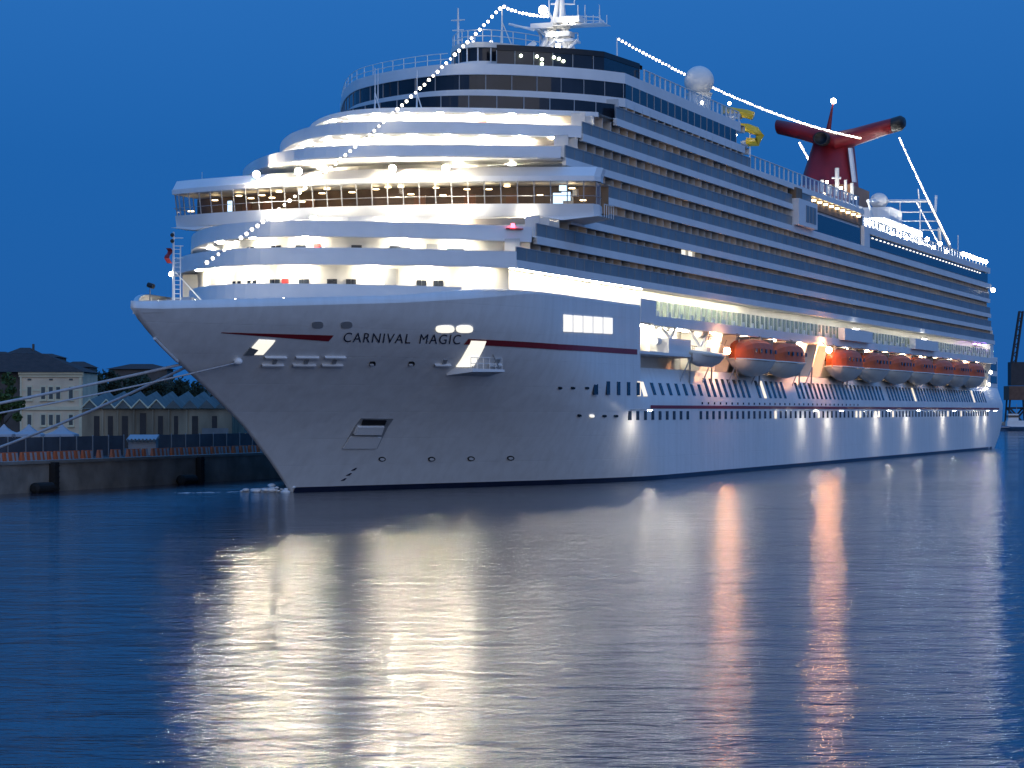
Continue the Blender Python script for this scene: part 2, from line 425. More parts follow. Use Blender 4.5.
fd = MB()
for i in range(30):
    s0_, s1_ = -27.5 + i * 1.0, -26.5 + i * 1.0
    z0_, z1_ = lerp(GUN, s0_) - 0.9, lerp(GUN, s1_) - 0.9
    h0, h1 = max(0.0, half(s0_, 15.0) - 0.25), max(0.0, half(s1_, 15.0) - 0.25)
    fd.grid([[P(s0_, -h0, z0_), P(s0_, h0, z0_)], [P(s1_, -h1, z1_), P(s1_, h1, z1_)]])
foredeck = fd.build('foredeck', M['deck'], ship, fix=False)

# boot topping just above the water
for side, nm in ((1, 'boot_top'), (-1, 'boot_top')):
    mb = MB(); r0, r1 = [], []
    s = 0.2
    while s < 275.5:
        for z, r in ((-0.2, r0), (0.42, r1)):
            q = skin(max(s, lerp(STEM, max(z, 0)) + 0.1), z, 0.03); r.append((q[0], q[1] * side, q[2]))
        s += 0.8 if s < 60 else 8.0
    mb.grid([r0, r1]); mb.build(nm, M['navy'], hull_o, fix=False)

# red stripes
def stripe(tab, parent, n=24):
    """tab: (s, z centre, half height)"""
    mb = MB(); up, lo = [], []
    S0, S1 = tab[0][0], tab[-1][0]
    for i in range(n + 1):
        s = S0 + (S1 - S0) * i / n
        zc = lerp([(a, b) for a, b, c in tab], s); hh = lerp([(a, c) for a, b, c in tab], s)
        up.append(skin(s, zc + hh, 0.035)); lo.append(skin(s, zc - hh, 0.035))
    mb.grid([lo, up]); return mb.build('red_stripe', M['red'], parent, fix=False)
a, b = sz(221, 332.5), sz(331, 338.2); stripe([(a[0], a[1], 0.03), (b[0], b[1], 0.24)], hull_o)
a, b, c_ = sz(466, 341.5), sz(560, 347), sz(637, 352)
stripe([(a[0], a[1], 0.24), (b[0], b[1], 0.25), (c_[0], c_[1], 0.26)], hull_o)
stripe([(46.5, 7.42, 0.17), (278, 7.42, 0.17)], hull_o, 60)

# ship's name on both bows' plating (port side is the one seen)
def lettering(txt, x0, x1, yb0, yb1, h, parent):
    cu = bpy.data.curves.new('lettering', 'FONT'); cu.body = txt; cu.shear = 0.18; cu.space_word = 1.3; cu.space_character = 1.16
    tmp = bpy.data.objects.new('lettering', cu); C.collection.objects.link(tmp)
    dg = bpy.context.evaluated_depsgraph_get(); me = bpy.data.meshes.new_from_object(tmp.evaluated_get(dg))
    bpy.data.objects.remove(tmp)
    bm = bmesh.new(); bm.from_mesh(me)
    bmesh.ops.triangulate(bm, faces=bm.faces)
    for _ in range(1): bmesh.ops.subdivide_edges(bm, edges=[e for e in bm.edges if e.calc_length() > 0.25], cuts=1)
    xs = [v.co.x for v in bm.verts]; ys = [v.co.y for v in bm.verts]
    X0, X1, H = min(xs), max(xs), 0.70
    # the text runs along the skin between two stations
    A0, A1 = sz(x0, yb0), sz(x1, yb1); T0, T1 = sz(x0, yb0 - h), sz(x1, yb1 - h)
    for v in bm.verts:
        a = (v.co.x - X0) / (X1 - X0); b = v.co.y / H
        # the columns are evened out so the letters keep their width along the skin
        pxx = x0 + (x1 - x0) * a
        base = sz(pxx, yb0 + (yb1 - yb0) * a); top = sz(pxx, yb0 + (yb1 - yb0) * a - h)
        v.co = Vector(skin(base[0] + (top[0] - base[0]) * b, base[1] + (top[1] - base[1]) * b, 0.045))
    bm.to_mesh(me); bm.free(); me.materials.clear(); me.materials.append(M['letter'])
    o = bpy.data.objects.new('lettering', me); C.collection.objects.link(o); o.parent = parent; return o
lettering('CARNIVAL', 343.5, 410, 341.6, 343.2, 9.6, hull_o)
lettering('MAGIC', 419, 461, 343.2, 344.0, 9.6, hull_o)

# openings and fittings on the bow
def oval(px, py, wx, hy, mat, name, parent=hull_o, off=0.05, n=14, pw=3.0):
    mb = MB(); pts = []
    for k in range(n):
        a = 2 * math.pi * k / n
        ca, sa = math.cos(a), math.sin(a)
        q = sz(px + wx * math.copysign(abs(ca) ** (2 / pw), ca), py + hy * math.copysign(abs(sa) ** (2 / pw), sa)); pts.append(q)
    o = [skin(s, z, off) for s, z in pts]; i_ = [skin(s, z, -0.05) for s, z in pts]
    b = mb.add(o); mb.face(tuple(range(b, b + n))); mb.grid([o, i_], True)
    return mb.build(name, mat, parent, fix=False)
for x in (317.5, 346.5): oval(x, 324.8, 5.6, 3.4, M['steel'], 'fairlead')
for x, wd in ((445, 9.3), (464.5, 8.3)): oval(x, 329, wd, 3.7, M['L_open'], 'mooring_port')
hull_patch(pixquad([(245, 354.5), (263, 354.5), (275, 340.5), (259, 339.5)]), M['L_open'], 'mooring_port', hull_o, 0.05, 6, 4)
hull_patch(pixquad([(243.5, 354.8), (253, 354.8), (258, 349.5), (250, 347)]), M['balglass'], 'mooring_door', hull_o, 0.09)
hull_patch(pixquad([(456, 366.5), (473, 366.5), (486, 341), (471, 340.5)]), M['L_open'], 'embarkation_door', hull_o, 0.05, 6, 4)
# the folded-down platform outside the door
pa, pb = sz(452, 369), sz(493, 370)
mb = MB()
h0, h1 = half(pa[0], pa[1]), half(pb[0], pb[1])
z_ = pa[1]
mb.hexa([P(pa[0], h0 - 0.5, z_ - 0.55), P(pb[0], h1 - 0.5, z_ - 0.6), P(pb[0] - 0.3, h1 + 1.2, z_ - 0.2), P(pa[0] + 0.3, h0 + 1.8, z_ - 0.25),
         P(pa[0], h0 - 0.5, z_ + 0.05), P(pb[0], h1 - 0.5, z_ + 0.0), P(pb[0] - 0.3, h1 + 1.2, z_ + 0.0), P(pa[0] + 0.3, h0 + 1.8, z_ + 0.05)])
plat = mb.build('boarding_platform', M['white'], hull_o)
mb = MB()
for k in range(6):
    s = pa[0] + 0.4 + (pb[0] - pa[0] - 0.8) * k / 5; tt = h0 + (h1 - h0) * k / 5 + 1.7 - 0.6 * k / 5
    mb.tube([P(s, tt - 0.1, z_), P(s, tt - 0.1, z_ + 1.0)], 0.03, 5)
for dz in (0.5, 1.0): mb.tube([P(pa[0] + .4, h0 + 1.6, z_ + dz), P(pb[0] - .4, h1 + 1.0, z_ + dz)], 0.03, 5)
mb.build('platform_rail', M['white'], hull_o)
mb = MB(); mb.tube([P(pa[0] + 1.6, h0 + 1.2, z_ + 0.1), P(pa[0] + 4.0, h0 + 1.7, z_ + 2.2)], 0.05, 6)
mb.tube([P(pb[0] - .8, h1 + .9, z_ + 0.1), P(pb[0] - 2.4, h1 + 0.3, z_ + 2.4)], 0.06, 6)
mb.build('platform_stay', M['steel'], hull_o)
for x0, x1 in ((263, 285), (294, 317), (323, 344), (436, 452), (490, 503)):
    for y, sh in ((356.8, 1.5), (364.6, -1.5)):
        if x0 > 400 and y < 360: continue
        hull_patch(pixquad([(x0 + sh, y + 0.5), (x1 + sh, y + 0.9), (x1 + sh, y - 0.5), (x0 + sh, y - 0.9)]), M['white'], 'fender_rail', hull_o, 0.22, 2, 1)
    hull_patch(pixquad([((x0+x1)/2 - 2, 363), ((x0+x1)/2 + 1.5, 363), ((x0+x1)/2 + 3, 359), ((x0+x1)/2 - 0.5, 359)]), M['steel'], 'towing_bollard', hull_o, 0.12, 1, 1)
for x in (372.5, 411.5): oval(x, 363.5, 3.0, 2.1, M['black'], 'fairlead'); oval(x - .8, 364.5, 2.0, 1.0, M['white'], 'fairlead_lip', off=0.1)
# anchor pocket with the anchor housed in it
hull_patch(pixquad([(342, 448.5), (377, 448.5), (393.5, 418.5), (361, 418)]), M['steel'], 'anchor_pocket', hull_o, 0.04, 5, 4)
hull_patch(pixquad([(342.5, 448), (376, 448), (381, 437), (350, 436)]), M['white'], 'pocket_slope', hull_o, 0.12, 4, 3)
hull_patch(pixquad([(353, 433), (380, 433), (383, 425), (357, 425)]), M['white'], 'anchor_crown', hull_o, 0.30, 4, 3)
hull_patch(pixquad([(361, 424), (384, 424), (386, 419.5), (363, 419)]), M['black'], 'anchor_shank', hull_o, 0.16, 4, 3)
for x, y in ((382, 459), (431.5, 459), (471, 458.5), (510.5, 458)):
    oval(x, y, 3.6, 2.3, M['black'], 'thruster_mark', pw=2.0); oval(x, y, 2.4, 1.3, M['hull'], 'thruster_mark', pw=2.0, off=0.07)
mb_s = sz(341, 480)
for k in range(3): hull_patch([(mb_s[0] + 0.2*k, 0.9 + .45*k), (mb_s[0] + .35 + 0.2*k, 0.9 + .45*k), (mb_s[0] + .45 + 0.2*k, 1.1 + .45*k), (mb_s[0] + .3 + 0.2*k, 1.1 + .45*k)], M['letter'], 'draught_mark', hull_o, 0.05, 1, 1)
mb = MB(); mb.tube([P(lerp(STEM, z) - .05, .12, z) for z in (12.6, 12.0, 11.4, 10.9)], .13, 6); mb.build('stem_highlight', M['white'], hull_o)  # white tube put in to draw the bright highlight along the stem
# bow edge lamp under the stem head
oval(162, 349, 1.2, 1.2, M['steel'], 'hawse_lip')

# side windows of the hull: the largest hundred one by one, the rest together
def winbox(mb, s0, s1, z0, z1, lean=False, th=0.06):
    pts = []
    for off in (-0.05, th):
        for (s, z) in ((s0, z0), (s1, z0), (s1, z1), (s0, z1)):
            t = half(s, 5.0) - (max(0, z - 8.3) / 3.1 * 1.0 if (lean and z > 8.3) else 0.0) if s >= SHOULDER else half(s, (z0 + z1) / 2)
            pts.append(P(s, t + off, z))
    mb.hexa(pts)
wins = []
def row_of(s, s1, pitch, wd, z0, z1, lean, skip=(), litp=0.06):
    k = 0
    while s < s1:
        if not any(a < s < b for a, b in skip): wins.append((s, s + wd, z0, z1, lean, 'L_win' if random.random() < litp else 'darkglass'))
        s += pitch; k += 1
row_of(28.5, 42, 3.3, 1.0, 8.55, 9.85, False)
wins.append((42.0, 42.0 + 1.0, 8.5, 9.95, False, 'L_win')); wins.append((44.4, 45.6, 8.5, 9.95, True, 'L_win'))
row_of(48, 68, 3.0, 0.95, 8.65, 9.9, True, litp=0)
row_of(69, 262, 2.55, 1.05, 8.55, 10.6, True, ((88.5, 90.5), (105, 110.5), (166, 170)), 0.05)
row_of(39.0, 264, 2.62, 0.85, 6.1, 7.0, False, ((60, 64),), 0.07)
row_of(66, 150, 2.55, 0.4, 7.72, 7.98, False, litp=0)
for s_ in (44.2, 47.2, 50.2, 53.2): pass
wins.sort(key=lambda q: (-(q[1]-q[0]) * (q[3]-q[2]) / (216 + q[0]) ** 2))
rest = {'L_win': MB(), 'darkglass': MB()}
for i, q in enumerate(wins):
    if i < 96:
        mb = MB(); winbox(mb, *q[:5]); mb.build('window', M[q[5]], hull_o)
    else: winbox(rest[q[5]], *q[:5])
mbm = MB()
for k, nm in enumerate(('darkglass', 'L_win')):
    mbm.k = k; base = len(mbm.v); mbm.v += rest[nm].v
    for f_ in rest[nm].f: mbm.face(tuple(base + i for i in f_))
o = mbm.build('window_rows', [M['darkglass'], M['L_win']], hull_o); o['kind'] = 'stuff'
for x, y in ((560, 388), (573, 388), (587, 388), (579.5, 415.5), (604.5, 416), (616, 416)): oval(x, y, 2.0, 1.2, M['darkglass'], 'porthole')
oval(592, 416, 2.2, 1.3, M['L_open'], 'porthole')
# five tall lit openings in the forward side
for i in range(5):
    x = 563.5 + i * 10.0
    q = pixquad([(x, 331.5 + i*.5), (x + 8.6, 331.8 + i*.5), (x + 8.6, 315.3 + i*.7), (x, 314.6 + i*.7)])
    hull_patch(q, M['L_open'], 'tall_lit_window', hull_o, 0.06, 2, 2)

# ------------------------------------------------------------------ terraces at the front, one above another
def plan(s0, s1, tm=HB, n=28, p=1.6, sweep=8.0):
    r = []
    for i in range(n + 1):
        a = -1 + 2*i/n
        r.append((s0 + (s1 - s0 + (sweep if a < 0 else 0)) * abs(a) ** (p if a > 0 else p + .25), tm * a))
    return r
def back(pl, d): return [(s + d, t * (1 - d * 0.012)) for s, t in pl]
def band(mb, pl, z0, z1, th=0.18, rake=0.0):
    """An upright strip along a plan curve, with thickness; rake leans its top aft."""
    q = back(pl, th)
    a = [P(s, t, z0) for s, t in pl]; b = [P(s + rake, t, z1) for s, t in pl]
    c = [P(s + rake, t, z1) for s, t in q]; d = [P(s, t, z0) for s, t in q]
    mb.grid([a, b]); mb.grid([b, c]); mb.grid([c, d]); mb.grid([d, a])
    for k in (0, -1):
        i = mb.add([a[k], b[k], c[k], d[k]]); mb.face((i, i+1, i+2, i+3))
def slab(mb, pl, sback, z0, z1):
    a = [P(s, t, z0) for s, t in pl]; b = [P(s, t, z1) for s, t in pl]
    c = [P(max(sback, s + .5), t, z1) for s, t in pl]; d = [P(max(sback, s + .5), t, z0) for s, t in pl]
    mb.grid([a, b]); mb.grid([b, c]); mb.grid([c, d]); mb.grid([d, a])
def on_plan(pl, px):
    best = None
    for (a, b) in zip(pl, pl[1:]):
        xa, xb = px_of(*a), px_of(*b)
        if (xa - px) * (xb - px) <= 0 and xa != xb:
            k = (px - xa) / (xb - xa); best = (a[0] + (b[0]-a[0])*k, a[1] + (b[1]-a[1])*k)
    return best
def wall_fix(mb, pl, px, wd, z0, z1, out=0.08):
    """A fitting of width wd (m) against a plan-curve wall, at a picture column."""
    h = on_plan(pl, px)
    if not h: return False
    s, t = h; i = min(range(len(pl)), key=lambda k: abs(pl[k][1] - t)); j = min(max(i, 1), len(pl) - 2)
    d = Vector((pl[j+1][0] - pl[j-1][0], pl[j+1][1] - pl[j-1][1])).normalized() * wd / 2
    nrm = Vector((-d.y, d.x)).normalized()
    if nrm.x > 0: nrm = -nrm
    c = Vector((s, t))
    q = [c - d - nrm*0.05, c + d - nrm*0.05, c + d + nrm*out, c - d + nrm*out]
    mb.hexa([P(p.x, p.y, z0) for p in q] + [P(p.x, p.y, z1) for p in q]); return True
def soffit_lamps(pl, d, z, tlist, mat, parent, r=0.28):
    for t in tlist:
        i = min(range(len(pl)), key=lambda k: abs(pl[k][1] - t)); s = pl[i][0] + d
        mb = MB(); mb.tube([P(s, t, z - 0.10), P(s, t, z)], r, 10); mb.build('downlight', mat, parent)

ZG, ZF, ZE, ZD, ZC, ZB, ZA = 19.7, 22.1, 24.5, 27.2, 29.8, 32.5, 35.1
P0, PG, PF = plan(-9.0, 2.5, 14.8), plan(-6, 6), plan(-4, 10)
PC, PB, PA = plan(10.5, 18, sweep=11), plan(13.7, 24, sweep=14), plan(18.0, 28, sweep=15)
W0, WG, WF = plan(-2.6, 8, HB - 1.4), plan(-0.5, 11, HB - 1.4), plan(12.5, 20, HB - 1.4)
WD, WC, WB = plan(17.5, 24, HB - 1.4), plan(17.5, 25.5, HB - 1.4, sweep=13), plan(21.5, 30.5, HB - 1.4, sweep=16)

def terrace(bpl, b0, b1, wpl, w0, w1, floor, sback, rake=0.0):
    """Bulwark (the part) with its deck and its back wall; returns the part and the wall."""
    mb = MB(); band(mb, bpl, b0, b1, 0.2, rake); part = mb.build('terrace_bulwark', M['white'], ship)
    mb = MB(); slab(mb, back(bpl, 0.21), sback, floor - 0.25, floor); mb.build('terrace_deck', M['white'], part)
    mb = MB(); band(mb, wpl, w0, w1, 0.3); wall = mb.build('terrace_wall', M['cream'], part)
    return part
T0 = terrace(P0, 15.9, 17.6, W0, 16.6, 19.69, 16.6, 12, 0.25)
TG = terrace(PG, 19.3, 20.75, WG, 19.95, 22.04, 19.95, 16, 0.08)
TF = terrace(PF, 21.8, 23.15, WF, 22.3, 24.71, 22.3, 25, 0.08)
TC = terrace(PC, 29.95, 31.0, WC, 30.1, 32.44, 30.1, 30, 0.08)
TB = terrace(PB, 32.4, 33.5, WB, 32.7, 34.99, 32.7, 34, 0.08)

def fix_row(cols, wpl, z0, z1, wd, mat, name, parent):
    for x in cols:
        mb = MB()
        if wall_fix(mb, wpl, x, wd, z0, z1): mb.build(name, mat, parent)
pairs = lambda xs: [q for x in xs for q in (x - 2.6, x + 2.6)]
fix_row(pairs([237, 252, 275, 304, 332, 351, 421.5, 438]), W0, 17.1, 18.25, 0.42, M['darkglass'], 'window', T0)
fix_row([285.5], W0, 17.0, 18.3, 0.6, M['redbox'], 'fire_locker', T0)
fix_row([390], W0, 16.7, 19.2, 1.0, M['steel'], 'stair', T0)
fix_row(pairs([250, 276, 301, 356.5, 395]), WG, 20.2, 21.3, 0.45, M['darkglass'], 'window', TG)
fix_row([317], WG, 20.2, 21.4, 0.6, M['redbox'], 'fire_locker', TG)
fix_row([432], WG, 20.0, 21.5, 1.0, M['steel'], 'stair', TG)
fix_row([405, 452, 459], WG, 20.2, 21.2, 0.9, M['darkglass'], 'window', TG)
fix_row(pairs([286, 298, 330, 354, 386, 405, 480, 486]), WF, 22.6, 23.9, 0.5, M['darkglass'], 'window', TF)
fix_row([341], WF, 22.6, 24.1, 0.7, M['redbox'], 'fire_locker', TF)
fix_row([425, 434], WF, 22.6, 24.0, 0.9, M['brown'], 'wooden_door', TF)
fix_row(pairs([347, 349]) + [520, 514], WD, 28.4, 29.3, 0.5, M['darkglass'], 'window', TC)
fix_row([423], WD, 28.5, 29.4, 0.9, M['brown'], 'wooden_door', TC)
fix_row(pairs([466, 506]), WC, 30.3, 31.4, 0.45, M['darkglass'], 'window', TC)
fix_row([376.5], WC, 30.2, 32.0, 0.55, M['steel'], 'service_door', TC)
fix_row([452.5], WC, 30.3, 31.5, 0.8, M['brown'], 'wooden_door', TC)
fix_row(pairs([454, 498, 558, 564]), WB, 33.0, 34.1, 0.45, M['darkglass'], 'window', TB)
fix_row([481], WB, 33.0, 34.5, 1.0, M['brown'], 'wooden_door', TB)

soffit_lamps(W0, -1.2, 19.66, [-11, -7.5, -3, 2.0, 8.0, 12, 15.5], M['L_terr'], T0)
soffit_lamps(WG, -1.2, 22.02, [-13, -8.5, -3, 2, 9.5, 13.5], M['L_terr'], TG)
soffit_lamps(WF, -1.4, 24.70, [-12, -8.5, -3.0, 4.5, 10, 15.5], M['L_terr'], TF)
soffit_lamps(WC, -1.3, 32.42, [-13, -10.5, -7.5, -4.5, -1.5, 1.5, 4.5, 7.5, 10.5, 13.5, 16], M['L_terr'], TC)
soffit_lamps(WB, -1.3, 34.97, [-9.5, -6.5, -3.5, -0.5, 2.5, 5.5, 8.5, 11.5, 14], M['L_terr'], TB)

# deck D: the wall behind the bridge roof with its floodlights
mb = MB(); band(mb, WD, 28.1, 29.84, 0.3); dwall = mb.build('bridge_deck_wall', M['cream'], ship)
soffit_lamps(WD, -1.3, 29.82, [-5, 8.5, 13], M['L_terr'], dwall)
for x, y in ((258, 172), (300, 169), (394, 166), (447, 166)):
    h = on_plan(plan(14.6, 19.4, 21.2, 28, 1.8, 0), x); s, t = h; D = W(s, t, 0)[1]; z = HZ + (HY - y) * D / F
    fl = MB(); fl.tube([P(s - 0.05, t, z - .05), P(s - 0.4, t + .03, z - 0.25)], [0.26, 0.34], 12); fl.tube([P(s, t, z - .9), P(s, t, z - .2)], .06, 6)
    fo = fl.build('floodlight', M['steel'], dwall)
    le = MB(); le.tube([P(s - 0.41, t + .03, z - 0.26), P(s - 0.46, t + .03, z - 0.29)], 0.30, 12); le.build('floodlight_lens', M['L_flood'], dwall)

# ------------------------------------------------------------------ the bridge with its wings
BW = 21.2
PBR = plan(15.0, 19.8, BW, 28, 1.8, 0)
def wrap(pl, d):      # bridge outline carried round the wing ends
    tip_p, tip_s = pl[-1], pl[0]
    return [(tip_s[0] + 3.6, tip_s[1] * 0.985)] + [(tip_s[0] + 1.2, tip_s[1] * 1.01)] + pl + [(tip_p[0] + 1.2, tip_p[1] * 1.01)] + [(tip_p[0] + 3.6, tip_p[1] * 0.985)]
OUT = wrap(PBR, 0)
mb = MB(); band(mb, OUT, 24.75, 25.85, 0.2, -0.25); bridge = mb.build('bridge', M['white'], ship)
mb = MB(); slab(mb, back(PBR, .1), 24.5, 24.72, 24.86); mb.build('bridge_underside', M['white'], bridge)
mb = MB(); band(mb, [(s - .55, t * 1.01) for s, t in OUT], 27.9, 28.35, 0.3); band(mb, [(s - .5, t * 1.008) for s, t in OUT], 28.36, 29.25, 0.25, 0.9)
slab(mb, [(s - .1, t) for s, t in PBR], 24.5, 27.86, 28.0)
mb.build('bridge_roof', M['white'], bridge)
mb = MB(); slab(mb, back(PBR, .3), 24.0, 25.1, 25.15); band(mb, [(s + 4.4, t) for s, t in PBR], 25.16, 27.8, 0.1); mb.build('bridge_interior', M['warmroom'], bridge)
npan = 34
def outpt(u):
    # arc-length walk along the wrapped outline
    L = [0.0]
    for a, b in zip(OUT, OUT[1:]): L.append(L[-1] + math.dist(a, b))
    x = u * L[-1]
    for i in range(len(OUT) - 1):
        if x <= L[i+1] + 1e-6:
            k = (x - L[i]) / (L[i+1] - L[i]); return (OUT[i][0] + (OUT[i+1][0]-OUT[i][0])*k, OUT[i][1] + (OUT[i+1][1]-OUT[i][1])*k)
for i in range(npan):
    a, b = outpt(i / npan), outpt((i + 1) / npan)
    q = [(a[0] - .25, a[1]), (b[0] - .25, b[1]), (b[0] - .55, b[1] * 1.004), (a[0] - .55, a[1] * 1.004)]
    mb = MB(); k0 = mb.add([P(q[0][0], q[0][1], 25.86), P(q[1][0], q[1][1], 25.86), P(q[2][0], q[2][1], 27.9), P(q[3][0], q[3][1], 27.9)]); mb.face((k0, k0+1, k0+2, k0+3))
    mb.build('bridge_window', M['clear'], bridge, fix=False)
    mb = MB(); mb.tube([P(a[0] - .28, a[1], 25.86), P(a[0] - .58, a[1] * 1.004, 27.9)], 0.055, 5); mb.build('window_mullion', M['steel'], bridge)
mb = MB(); mb.tube([P(s - .42, t * 1.002, 26.55) for s, t in OUT], 0.03, 4); mb.build('window_bar', M['steel'], bridge)
for x, y in ((215, 200), (239, 195.5), (251, 198), (262, 195), (272, 197.5), (279, 191), (301, 188), (302, 201.5), (327, 186), (322, 193), (352, 192), (376, 189), (401, 185), (436, 187.5), (443, 195), (388, 187), (411, 194), (467, 189), (489, 189), (507, 186), (540, 195), (572, 188), (583, 200), (191, 211)):
    h = on_plan([(s + 1.4 + random.random()*1.6, t) for s, t in plan(15, 19.8, BW - .3, 28, 1.8, 0)], x)
    if not h: continue
    s, t = h; D = W(s, t, 0)[1]; z = min(27.75, max(26.0, HZ + (HY - y) * D / F))
    mb = MB(); mb.tube([P(s, t, z - .06), P(s, t, z + .02)], 0.30, 10); mb.build('ceiling_lamp', M['L_bridge'], bridge)
for x, z0, z1, wd in ((558, 25.95, 26.9, .9), (566, 26.2, 27.0, .8), (563, 27.1, 27.6, .7), (230, 26.0, 27.0, .5)):
    mb = MB(); 
    if wall_fix(mb, [(s + .9, t) for s, t in PBR], x, wd, z0, z1): mb.build('monitor', M['L_screen'], bridge)
for x in (247, 268, 310, 420, 470, 512):
    mb = MB()
    if wall_fix(mb, [(s + 4.3, t) for s, t in PBR], x, 1.1, 25.4, 27.1): mb.build('cabinet', M['brown'], bridge)
# wing-end rails and the brackets under the wings
for side in (1, -1):
    mb = MB()
    for k in range(5): mb.tube([P(21 + k*.7, side*(BW + .6), 24.7), P(21 + k*.7, side*(BW + .6), 25.9)], .035, 5)
    mb.tube([P(21, side*(BW + .6), 25.9), P(23.8, side*(BW + .6), 25.9)], .035, 5); mb.build('wing_rail', M['white'], bridge)
    mb = MB(); mb.hexa([P(18.5, side*(HB - 2), 24.3), P(25, side*(HB - 2), 24.3), P(25, side*HB, 24.35), P(18.5, side*HB, 24.35), P(18, side*(HB - 2), 24.7), P(25, side*(HB - 2), 24.7), P(23.5, side*(BW + .5), 24.72), P(19.5, side*(BW + .5), 24.72)]); mb.build('wing_bracket', M['white'], bridge)
mb = MB()
if wall_fix(mb, PF, 514, 1.6, 22.85, 22.95, .25): mb.build('beacon_bracket', M['redbox'], TF)
h = on_plan(PF, 514); mb = MB(); mb.tube([P(h[0] - .3, h[1], 22.96), P(h[0] - .3, h[1], 23.35)], [.22, .16], 8); mb.build('red_beacon', M['L_red'], TF)

# ------------------------------------------------------------------ balcony decks along the sides
npart = [0]
def balcony(z, s0, s1, zn, balmat='balglass', lit=0.30, low=0.36):
    mb = MB(); sb = s0 + 13.0                                        # the starboard run starts behind the swept front
    mb.box(s0, s1, -18.62, -18.25, z - low, z + 0.34); mb.box(sb, s1, 18.25, 18.62, z - low, z + 0.34)
    mb.box(s0 + 1.0, s1 - .4, -18.24, 6.0, z - 0.1, z + 0.12); mb.box(sb, s1 - .4, 6.001, 18.24, z - 0.1, z + 0.12)
    part = mb.build('balcony_deck', M['white'], ship)
    mb = MB(); mb.box(s0 + .2, s1 - .1, -18.47, -18.40, z + 0.345, z + 1.42); mb.box(sb + .2, s1 - .1, 18.40, 18.47, z + 0.345, z + 1.42)
    mb.k = 1; s = s0 + .25
    while s < s1 - .1:
        mb.box(s - .03, s + .03, -18.50, -18.475, z + 0.345, z + 1.42); s += 2.7
    mb.box(s0 + .2, s1 - .1, -18.52, -18.38, z + 1.425, z + 1.50)
    mb.build('balustrade', [M[balmat], M['steel']], part)
    mb = MB(); mb.box(s0 + 3.6, s1 - 1.0, -16.9, 6.0, z + 0.125, zn - 0.105); mb.box(sb + 3, s1 - 1.0, 6.001, 16.9, z + 0.125, zn - 0.105); mb.build('cabin_wall', M['cabin'], part)
    rest = MB(); s = s0 + 1.6
    while s < s1 - .5:
        solo = s < 70 and npart[0] < 98
        tgt = MB() if solo else rest
        if solo: npart[0] += 1
        tgt.box(s - .05, s + .05, -18.3, -16.92, z + 0.13, zn - 0.11)
        if not solo and s > sb: tgt.box(s - .05, s + .05, 16.92, 18.3, z + 0.13, zn - 0.11)
        if solo: tgt.build('balcony_partition', M['partition'], part)
        s += 2.7
    o = rest.build('balcony_partition', M['partition'], part); o['kind'] = 'stuff'
    s = s0 + 4.4; lw = MB(); n = 0                                   # random glowing curtain panels, added to brighten the dark balcony openings
    while s < s1 - 3:
        if random.random() < lit: lw.box(s + .4, s + 1.5, -16.98, -16.88, z + .3, zn - .5); n += 1
        s += 2.7
    if n: lw.build('added_curtain_glow', M['L_cab'], part)
    return part
decks = [(ZG, 6.2, 270.5, ZF), (ZF, 11.5, 267, ZE), (ZE, 21, 266, ZD), (ZD, 22.5, 265, ZC), (ZC, 19.5, 109, ZB), (ZB, 24.5, 109, ZA), (ZA, 35, 88, 37.6)]
dk = [balcony(*d, low=0.34 if d[0] == ZG else 0.36) for d in decks]
# the bright open cabin amidships
x0 = on_t(672, 246, 17.2); mb = MB(); mb.box(x0[0], x0[0] + 5.5, -18.0, -17.0, ZF + 1.5, ZF + 2.2); mb.build('lit_balcony', M['L_open'], dk[1])
# long fascia above the aft cabins, ending in the aft upper deck
mb = MB()
for sd_ in (1, -1):
    mb.box(109, 266, *sorted((-sd_*18.2, -sd_*18.62)), ZC - .4, ZC + .5)
mb.box(109, 265.6, -18.19, 18.19, ZC - .1, ZC + .2)
aft = mb.build('aft_upper_deck', M['white'], ship)
mb = MB(); mb.box(110, 155.5, -17.9, 17.9, ZC + .21, 34.7); mb.box(155.6, 264, -18.0, 18.0, ZC + .21, 32.9); mb.build('deckhouse_wall', M['white'], aft)
def side_plate(s0, s1, z0, z1, mat, name, parent, t=18.6, th=.12):
    mb = MB(); mb.box(s0, s1, -t, -t + th, z0, z1); return mb.build(name, mat, parent)
mb = MB(); mb.box(109.1, 119.5, -19.3, -17.8, ZC + .51, 33.6); blk = mb.build('stair_tower', M['white'], aft)
for k in range(3): side_plate(113.0 + k*2.0, 114.6 + k*2.0, 30.9, 33.0, M['balglass'], 'window', aft, 19.36, .1)
side_plate(109.3, 112.6, 33.62, 35.0, M['warmroom'], 'lobby_opening', aft, 18.9, .8)
side_plate(119.8, 150.5, ZC + .55, 32.7, M['darkglass'], 'panorama_window', aft, 18.4, .35)
side_plate(113.5, 119.5, 33.65, 34.7, M['balglass'], 'window', aft, 18.5, .35)
side_plate(119.6, 153, 33.2, 34.55, M['warmroom'], 'lido_opening', aft, 18.15, .2)
for k in range(9):
    mb = MB(); mb.tube([P(121.5 + k*3.5, 18.35, 34.2), P(121.5 + k*3.5, 18.35, 34.45)], .3, 8); mb.build('lido_lamp', M['L_bridge'], aft)
mb = MB()
for sd_ in (1, -1): mb.box(109, 152, *sorted((-sd_*18.3, -sd_*18.65)), 34.7, 35.4)
mb.box(109, 152, -18.29, 18.29, 34.75, 35.2)
mb.build('lido_fascia', M['white'], aft)
mb = MB()
for sd_ in (1, -1): mb.box(88, 109, *sorted((-sd_*18.25, -sd_*18.62)), ZA - .36, ZA + .34)
mb.box(88, 109, -18.24, 18.24, ZA - .1, ZA + .12); mb.build('lido_edge', M['white'], aft)
